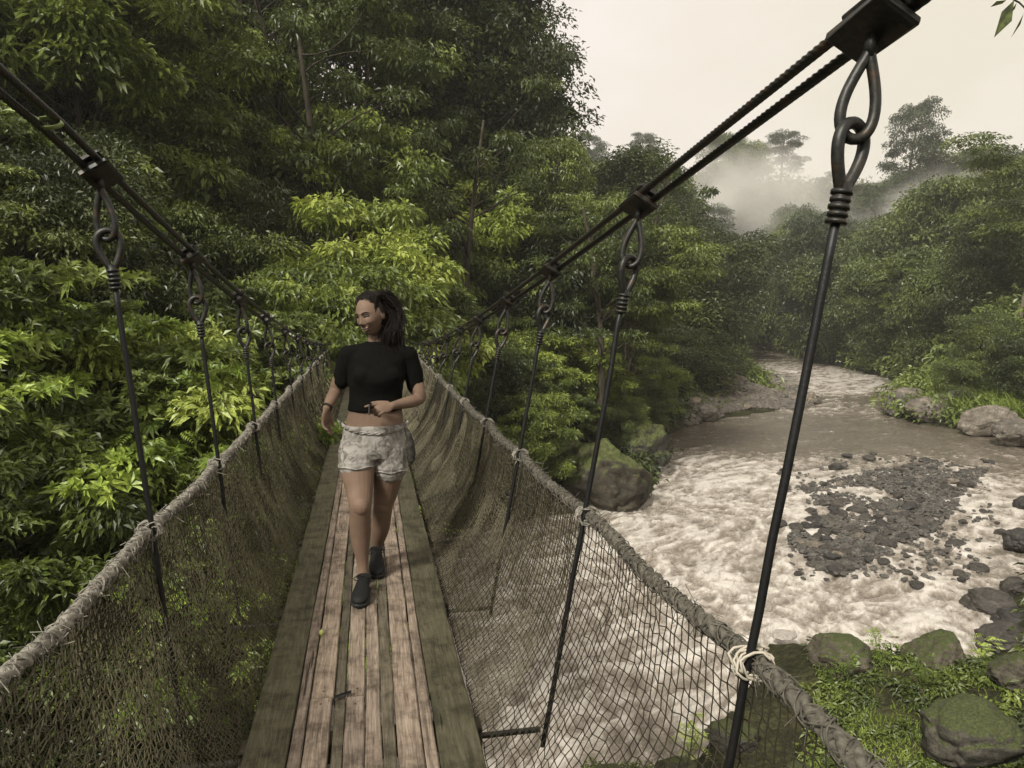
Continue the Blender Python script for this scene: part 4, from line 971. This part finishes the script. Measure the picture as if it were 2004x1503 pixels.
# arms
shR, elR, wrR = W(680, 693, YT), W(657, 765, YT+.03), W(639, 799, YT-.07)
shL, elL, wrL = W(800, 695, YT), W(820, 780, YT+.0), W(768, 794, YT-.17)
chain(body, [(shR-[0, 0, .012], .043), (W(671, 725, YT+.01), .043), (elR+[.004, 0, .02], .037), (elR, .036), (W(649, 780, YT-.02), .034), (wrR, .0225)], 36)
chain(body, [(shL-[0, 0, .012], .044), (W(811, 735, YT+.02), .044), (elL+[-.002, 0, .035], .039), (elL, .037), (W(800, 787, YT-.07), .035), (wrL, .0225)], 36)
def rotv(v, ax, a):
    ax = np.asarray(ax)/np.linalg.norm(ax); return v*cos(a)+np.cross(ax, v)*sin(a)+ax*np.dot(ax, v)*(1-cos(a))
def hand(mb, wr, d, pn, thumb_side, curls, sc=1., th_open=.7, th_curl=.35, spread=.09):
    """wr wrist, d towards fingers, pn palm normal (towards which fingers curl), thumb_side +1/-1 along d x pn"""
    d = np.array(d, float); d /= np.linalg.norm(d); pn = np.array(pn, float); pn -= d*np.dot(pn, d); pn /= np.linalg.norm(pn); s = np.cross(d, pn)*thumb_side
    R = np.array([s, d, pn]).T
    mb.add(*sphere(wr+d*.048*sc, np.array([.037, .052, .0155])*sc, 16, 12, R)); mb.add(*sphere(wr+d*.014*sc, np.array([.025, .03, .017])*sc, 12, 8, R))
    tips = []
    for i, (ln, r0) in enumerate(((.070, .0088), (.078, .0090), (.072, .0086), (.058, .0076))):
        off = (1.5-i)*.0185; b = wr+(d*.084+s*off)*sc-d*.004*abs(i-1)*sc; a = (1.5-i)*spread; dd = rotv(d, pn, 0)*cos(a)+s*sin(a)
        P = [b-dd*.02*sc, b]; ax = np.cross(dd, pn); cur = dd
        for q, fr in enumerate((.45, .31, .24)):
            cur = rotv(cur, ax, curls[i]*(1, 1.15, .8)[q]); P.append(P[-1]+cur*ln*fr*sc)
        P = np.array(P); chain(mb, [(p, r0*sc*f_) for p, f_ in zip(P, (1.05, 1.08, 1.0, .9, .74))], 20, 10); tips.append(P[-1])
    b = wr+(d*.022+s*.022)*sc; td = rotv(d, pn, 0)*cos(th_open)+s*sin(th_open)+pn*.25; td /= np.linalg.norm(td); ax = np.cross(td, pn)+s*0
    P = [b, b+td*.032*sc]; cur = td
    for fr in (.030, .025): cur = cur*cos(th_curl)+(d*.8+pn*.4)/np.linalg.norm(d*.8+pn*.4)*sin(th_curl); cur /= np.linalg.norm(cur); P.append(P[-1]+cur*fr*sc)
    chain(mb, [(p, r_*sc) for p, r_ in zip(P, (.0135, .0118, .0098, .008))], 16, 10)
    return tips
hand(body, wrR, W(636, 840, YT-.07)-wrR, (.75, -.45, 0), -1, (.22, .30, .38, .45), 1.0, .35, .15)
dL = W(741, 800, YT-.21)-wrL
hand(body, wrL, dL, (-.25, .7, -.55), -1, (.12, .75, .85, .95), 1.0, .5, .3)
# head
rx, ry, rz_ = .073, .094, .113
def headV(nu=120, nv=90):
    V, F = sphere((0, 0, 0), (1, 1, 1), nu, nv); x, y, z = V.T
    X = rx*x*(1-.30*sstep(0, 1, -z)*1.0+.03*z); Yv = ry*y; Z = rz_*z
    Yv = np.where(y < 0, Yv*(1-.03*sstep(.1, .9, -z)), Yv*(1-.28*sstep(.15, 1, -z))); fr = sstep(0, -.5, y)
    def Gs(cx_, cz_, sx_, sz_): return np.exp(-((X-cx_)/sx_)**2-((Z-cz_)/sz_)**2)*fr
    dy = 0
    dy += -.019*Gs(0, -.026, .0105, .013)-.010*Gs(0, -.006, .0075, .020)-.006*Gs(.013, -.032, .008, .007)-.006*Gs(-.013, -.032, .008, .007)
    dy += .011*Gs(.030, .008, .016, .010)+.011*Gs(-.030, .008, .016, .010)-.005*Gs(0, .028, .045, .008)
    dy += -.008*Gs(.040, -.027, .016, .014)-.008*Gs(-.040, -.027, .016, .014)
    dy += -.006*Gs(0, -.047, .024, .006)-.006*Gs(0, -.068, .020, .007)+.007*Gs(0, -.0565, .024, .0055)-.011*Gs(0, -.092, .020, .014)+.005*Gs(0, -.079, .02, .005)
    return np.stack([X, Yv+dy, Z], 1), F
HV, HF = headV()
RH = np.array((Euler((0, 0, radians(-37))).to_matrix()@Euler((radians(12), 0, 0)).to_matrix()@Euler((0, radians(-7), 0)).to_matrix()))
HC = hc
body.add(HV@RH.T+HC, HF)
def hs(x, z, out=0.):
    k = np.argmin((HV[:, 0]-x)**2+(HV[:, 2]-z)**2+(HV[:, 1] > 0)*1); return np.array([x, HV[k, 1]-out, z])
def hw_(p): return np.asarray(p)@RH.T+HC
for sx_ in (-1, 1):
    body.add(*sphere(hw_((sx_*.073, .012, -.008)), (.008, .016, .027), 12, 8, RH))
body.add(*sphere(W(726, 838, YT-.09), (.001, .001, .001), 6, 4))
child(body, 'body', M['skin'], voxel=.0034, sm=4)
# face details
for sx_ in (-1, 1):
    mb = MB(); P = [hw_(hs(sx_*x_, .009+dz_, .0015)) for x_, dz_ in ((.017, -.002), (.024, .002), (.031, .0035), (.038, .002), (.044, -.003))]
    mb.add(*tube(spline(P, 14), [.0014]+[.0036]*12+[.0014], 6)); eo = child(mb, 'eye', M['eye'])
    mb = MB(); P = [hw_(hs(sx_*x_, .026+dz_, .0012)) for x_, dz_ in ((.013, 0), (.024, .005), (.036, .005), (.047, -.002))]; mb.add(*tube(spline(P, 14), np.linspace(.0036, .0018, 14), 6)); child(mb, 'eyebrow', M['hair'])
def lipc(zc, curve, wid, lift, out_=.0):
    return [hw_(hs(x_, zc+curve*(1-(x_/wid)**2)+lift*(x_/wid)**2, out_)) for x_ in np.linspace(-wid, wid, 11)]
mb = MB(); mb.add(*tube(lipc(-.0495, -.002, .026, .006), [.0012]+[.0024]*9+[.0012], 6)); mb.add(*tube(lipc(-.0495, -.021, .026, .006), [.0012]+[.0030]*9+[.0012], 6)); child(mb, 'lips', M['lip'])
mb = MB(); mb.add(*tube(lipc(-.0505, -.0085, .020, .004, -.0025), [.002]+[.0055]*9+[.002], 8, flat=1.)); child(mb, 'teeth', M['teeth'])
# hair: cap over the skull, then many wavy locks swept back and down to the shoulder
mb = MB(); V, F = sphere((0, 0, 0), (1, 1, 1), 64, 48)
k = V.copy(); hx = .080*V[:, 0]; hy = .101*V[:, 1]+.012; hz_ = .116*V[:, 2]+.008
msk = (V[:, 1] < -.15) & (V[:, 2] < .80)      # keep the face clear
hy = np.where(msk, np.maximum(hy, -.01), hy); hx = np.where(msk, hx*.8, hx); hz_ = np.where(V[:, 2] < -.3, hz_*.75, hz_)
mb.add(np.stack([hx, hy, hz_], 1)@RH.T+HC, F)
hr = np.random.default_rng(21)
Pb = spline([[.02, .03, .075, .062], [.065, .055, .03, .060], [.092, .065, -.05, .050], [.105, .065, -.12, .043], [.110, .06, -.185, .028], [.112, .06, -.22, .01]], 40)
Vb, Fb = tube(Pb[:, :3]+HC, Pb[:, 3], 26); Vb = Vb+(fbm(Vb*np.array([60, 60, 9]), 3, 3)[:, None])*.012*nrm(Vb-HC-[.09, .06, -.05]); mb.add(Vb, Fb)
def lock(root, r0, far):
    ph, am = hr.uniform(0, 6.28), hr.uniform(.004, .011)
    sx_ = root[0]
    a = np.array([sx_*1.12, .02+hr.uniform(-.02, .02), .134-abs(sx_)*.42])
    b = np.array([sx_*1.45+hr.normal()*.012, .112+hr.normal()*.008, .03+hr.normal()*.03])
    pts = [hw_(root), hw_(a), hw_(b)]
    e = HC+np.array([.100+far*.045+hr.normal()*.016, .05+hr.normal()*.04, -.12+hr.normal()*.02]); f_ = HC+np.array([.105+far*.065+hr.normal()*.02, .055+hr.normal()*.045, -.19-hr.random()*.07])
    g_ = (pts[-1]*.5+e*.5)+np.array([.035+far*.02, 0, .02]); pts += [g_, e, f_]
    P = spline(pts, 22); t_ = np.linspace(0, 1, 22); P += np.outer(np.sin(t_*13+far*2+ph*.25)*am*1.5*t_, [1, .4, 0])
    mb.add(*tube(P, r0*np.clip(1.15-t_*.6, .1, 1)*(.5+.5*np.minimum(1, t_*6)), 4, caps=False))
for i in range(1300):
    sx_ = hr.uniform(-.062, .062); lock((sx_, -.030-.022*(1-(sx_/.062)**2)+hr.uniform(0, .05), .094-abs(sx_)*.45+hr.uniform(0, .010)), hr.uniform(.0008, .0018), hr.uniform(-1., 1.))
for i in range(420):   # locks from the temple beside the ear
    lock((.066, hr.uniform(-.04, .02), hr.uniform(0, .06)), hr.uniform(.0008, .0016), hr.uniform(-1.1, .3))
for i in range(40):   # loose strands
    c_ = W(768, 610, YT) ; s_ = HC+np.array([.07+hr.normal()*.02, .02+hr.normal()*.03, .07+hr.normal()*.03]); e = s_+np.array([.06+hr.random()*.06, hr.normal()*.04, -.14-hr.random()*.14])
    mb.add(*tube(spline([s_, (s_+e)/2+[.03+hr.normal()*.015, 0, .03], e], 14), .0012, 4, caps=False))
child(mb, 'hair', M['hair'])
# cropped black top
mb = MB(); g_ = .011
loft(mb, [row(734, 803, 52.5, .108), row(734, 797, 52.5, .111), row(736, 770, 51, .114), row(737, 742, 54, .135, YT-.012), row(738, 715, 57, .122), row(738, 698, 57, .10), row(737, 685, 42, .082), row(736, 675, 27, .068), row(735.5, 668, 22, .062)])
for px in (711, 763): mb.add(*sphere(W(px, 736, YT-.085), (.062, .055, .058), 16, 12))
mb.add(*sphere(shR+[.004, 0, -.004], .0555, 14, 10)); mb.add(*sphere(shL+[-.004, 0, -.004], .0565, 14, 10))
chain(mb, [(W(718, 684, YT), .042), (W(698, 690, YT), .050), (shR+[.008, 0, -.008], .053), (W(673, 720, YT+.01), .053), (W(668, 746, YT+.02), .048)], 26)
chain(mb, [(W(756, 684, YT), .042), (W(776, 690, YT), .050), (shL+[-.008, 0, -.008], .053), (W(808, 725, YT+.015), .055), (W(813, 756, YT+.02), .049)], 26)
child(mb, 'cropped_top', M['black_knit'], voxel=.006, sm=3, disp=.010, dscale=.06)
# shorts
mb = MB()
loft(mb, [row(731, 893, 57, .115), row(731, 870, 61, .130), row(732, 850, 61, .130), row(733, 836, 60, .125), row(734, 829, 59, .120)])
chain(mb, [lp(697, 875, 4.25, 33), lp(697, 893, 4.23, 34), lp(698, 908, 4.22, 35)], 14, 24)
chain(mb, [lp(764, 875, 4.27, 32), lp(764, 897, 4.27, 32), lp(764, 914, 4.27, 33)], 14, 24)
sh = child(mb, 'shorts', M['short'], voxel=.006, sm=2, disp=.009, dscale=.03)
# leg hems cut flat with thin rims
for (px, py, Y, hw2) in ((698, 910, 4.22, 34.5), (764, 918, 4.27, 32.5)):
    p = W(px, py, Y); r_ = hw2/ppm(p); th = np.arange(40)/40*2*pi; mb = MB()
    mb.add(*tube(np.stack([p[0]+r_*np.cos(th), p[1]+r_*1.0*np.sin(th), p[2]+.004*np.sin(th*5)], 1), .005, 6, closed=True)); child(mb, 'hem', M['short'], parent=PR)
# twisted waist tie
mb = MB(); th = np.linspace(-pi-.25, .25, 90); c_ = W(734, 834, YT); r1 = 62.5/ppm(c_)
for q in range(3):
    tw_ = th*9+q*2.1; P = np.stack([c_[0]+(r1+.004*np.cos(tw_))*np.cos(th), c_[1]+(.128+.004*np.cos(tw_))*np.sin(th), c_[2]-.012+.006*np.sin(tw_)+.03*np.cos(th)**2-.010*np.sin(-th)], 1)
    mb.add(*tube(P, .0065, 6))
child(mb, 'waist_tie', M['short'])
# dark jersey hanging from the waist at her left hip
mb = MB(); P0 = [W(795, 838, YT-.10), W(800, 855, YT-.10), W(804, 875, YT-.09), W(805, 893, YT-.08), W(804, 908, YT-.075)]
chain(mb, [(P0[0], .010), (P0[1], .017), (P0[2], .022), (P0[3], .024), (P0[4], .010)], 20, 14); child(mb, 'tied_jersey', M['sash'], disp=.02, dscale=.03)
# wrist band
def band(c_, d_, r_, t_):
    a_ = nrm(np.cross(d_, [0, 1., .3])[None])[0]; b_ = np.cross(d_/np.linalg.norm(d_), a_); th = np.arange(28)/28*2*pi
    return tube(c_+np.outer(np.cos(th), a_)*r_+np.outer(np.sin(th), b_)*r_, t_, 6, closed=True)
mb = MB(); dR = nrm((wrR-elR)[None])[0]; mb.add(*band(wrR-dR*.005, dR, .026, .0035)); mb.add(*band(wrR-dR*.014, dR, .027, .0025)); child(mb, 'wristband', M['shoe'])
# shoes
def shoe(toe, heel, name='shoe', lift=0.):
    t_ = np.asarray(toe, float); h_ = np.asarray(heel, float); d_ = t_-h_; L = np.linalg.norm(d_); d_ /= L; s_ = nrm(np.cross(d_, [0, 0, 1.])[None])[0]; u_ = np.cross(s_, d_)
    st_ = [(-.02, .022, .032, .045), (.03, .033, .038, .050), (.22, .035, .040, .052), (.40, .037, .040, .050), (.58, .044, .036, .038), (.78, .046, .028, .030), (.93, .036, .020, .024), (1.0, .012, .008, .018)]
    def ringset(rows, top):
        mb = MB(); P = spline([[a, w_, hh, zc] for a, w_, hh, zc in rows], 26); th = np.arange(22)/22*2*pi; V = []
        for a, w_, hh, zc in P: V.append(h_+d_*a*L+s_[None]*(np.cos(th)*w_)[:, None]+u_[None]*(zc+np.sin(th)*hh)[:, None])
        V = np.array(V).reshape(-1, 3); n = 26; i = np.arange(n-1)[:, None]*22; j = np.arange(22)[None]; k = (j+1) % 22
        F = np.stack([i+j, i+k, i+22+k, i+22+j], -1).reshape(-1, 4); return mb.add(V, {4: F, 22: np.array([list(range(21, -1, -1)), [(n-1)*22+q for q in range(22)]])})
    so = child(ringset([(a, w_, hh, zc+.014) for a, w_, hh, zc in st_], 1), name, M['shoe'])
    child(ringset([(a-.005, w_+.005, .013, .014) for a, w_, hh, zc in st_], 0), 'sole', M['sole'], parent=None)
    mb = MB(); c_ = h_+d_*.13*L+u_*.094; mb.add(*band(c_, u_, .034, .007)); 
    for q in range(5):
        a = .34+.075*q; z_ = .103-.010*q; P = [h_+d_*a*L+s_*x_+u_*(z_-abs(x_)*.45) for x_ in (-.026, 0, .026)]; mb.add(*tube(spline(P, 8), .0028, 5))
    for sg in (-1, 1):
        a0 = h_+d_*.33*L+u_*.108; th = np.linspace(0, 2*pi, 16); mb.add(*tube(a0+np.outer(.022*(1-np.cos(th))*sg, s_)+np.outer(.012*np.sin(th), u_)+np.outer(.01*(1-np.cos(th)), d_), .0024, 5))
    child(mb, 'laces', M['shoe'])
t1 = atZ(702, 1192, .0); shoe(t1, t1+[.03, .25, 0])
t2 = atZ(738, 1134, .0); shoe(t2+[0, 0, .0], t2+[.0, .245, .02])
# phone held edge-on between thumb and fingers
pc = W(724, 800, YT-.235); ph = empty('phone', tuple(pc), 'dark phone held edge-on in the left hand of the walking woman', 'phone')
V, F = bbox_bevel((0, 0, 0), (.009, .074, .062), .003); o = MB().add(V, F).obj('case', M['glass'], ph)
V, F = bbox_bevel((-.001, -.038, 0), (.0065, .003, .056), .001); MB().add(V, F).obj('edge', M['trim'], ph)
ph.rotation_euler = (0, radians(4), radians(-6))

# ================================================================= HAZE
m = bpy.data.materials.new('haze_air'); m.use_nodes = True; t = m.node_tree; t.nodes.clear()
o_ = N(t, 'ShaderNodeOutputMaterial'); pv = N(t, 'ShaderNodeVolumePrincipled'); pv.inputs['Density'].default_value = .0006
pv.inputs['Color'].default_value = (.95, .94, .91, 1); pv.inputs['Anisotropy'].default_value = .1
t.links.new(pv.outputs[0], o_.inputs['Volume'])
V, F = box((10, 120, 25), (560, 480, 90)); hzb = MB().add(V, F).obj('haze', m); tag(hzb, 'pale warm haze filling the gorge', 'haze', kind='stuff')
SC.cycles.volume_step_rate = 1; SC.cycles.volume_max_steps = 64

m = bpy.data.materials.new('mist_cloud'); m.use_nodes = True; t = m.node_tree; t.nodes.clear()
o_ = N(t, 'ShaderNodeOutputMaterial'); pv = N(t, 'ShaderNodeVolumePrincipled'); pv.inputs['Color'].default_value = (1, .97, .93, 1)
cc = N(t, 'ShaderNodeTexCoord'); ln = N(t, 'ShaderNodeVectorMath', operation='LENGTH'); t.links.new(cc.outputs['Object'], ln.inputs[0])
n_ = noise(t, geopos(t), .055, 4, .65)
f_ = mathn(t, 'SUBTRACT', 1., ln.outputs['Value'], True); f_ = mathn(t, 'ADD', f_, mathn(t, 'MULTIPLY', mathn(t, 'SUBTRACT', n_, .53), 2.3)); f_ = mathn(t, 'MULTIPLY', f_, .09, True)
f_ = mathn(t, 'MULTIPLY', f_, mathn(t, 'LESS_THAN', ln.outputs['Value'], 1.))
t.links.new(f_, pv.inputs['Density']); t.links.new(pv.outputs[0], o_.inputs['Volume'])
for (px, D, z, sx, sy, sz, lb) in [(1470, 190, 28, 34, 16, 13, 'bright mist bank drifting in front of the far ridge'), (1230, 175, 24, 26, 14, 10, 'thin mist behind the slender open crowned tree'), (1640, 150, 17, 26, 10, 8, 'low mist drifting over the treetops beside the nearest hanger rod'), (1900, 150, 17, 38, 12, 9, 'mist along the ridge at the right edge')]:
    x, y = azD(px, D); V, F = sphere((0, 0, 0), 1., 32, 20); o = MB().add(V, F).obj('mist', m); o.location = (x, y, z); o.scale = (sx, sy, sz); o.rotation_euler = (0, 0, -atan2(x, y)); tag(o, lb, 'mist', kind='stuff')
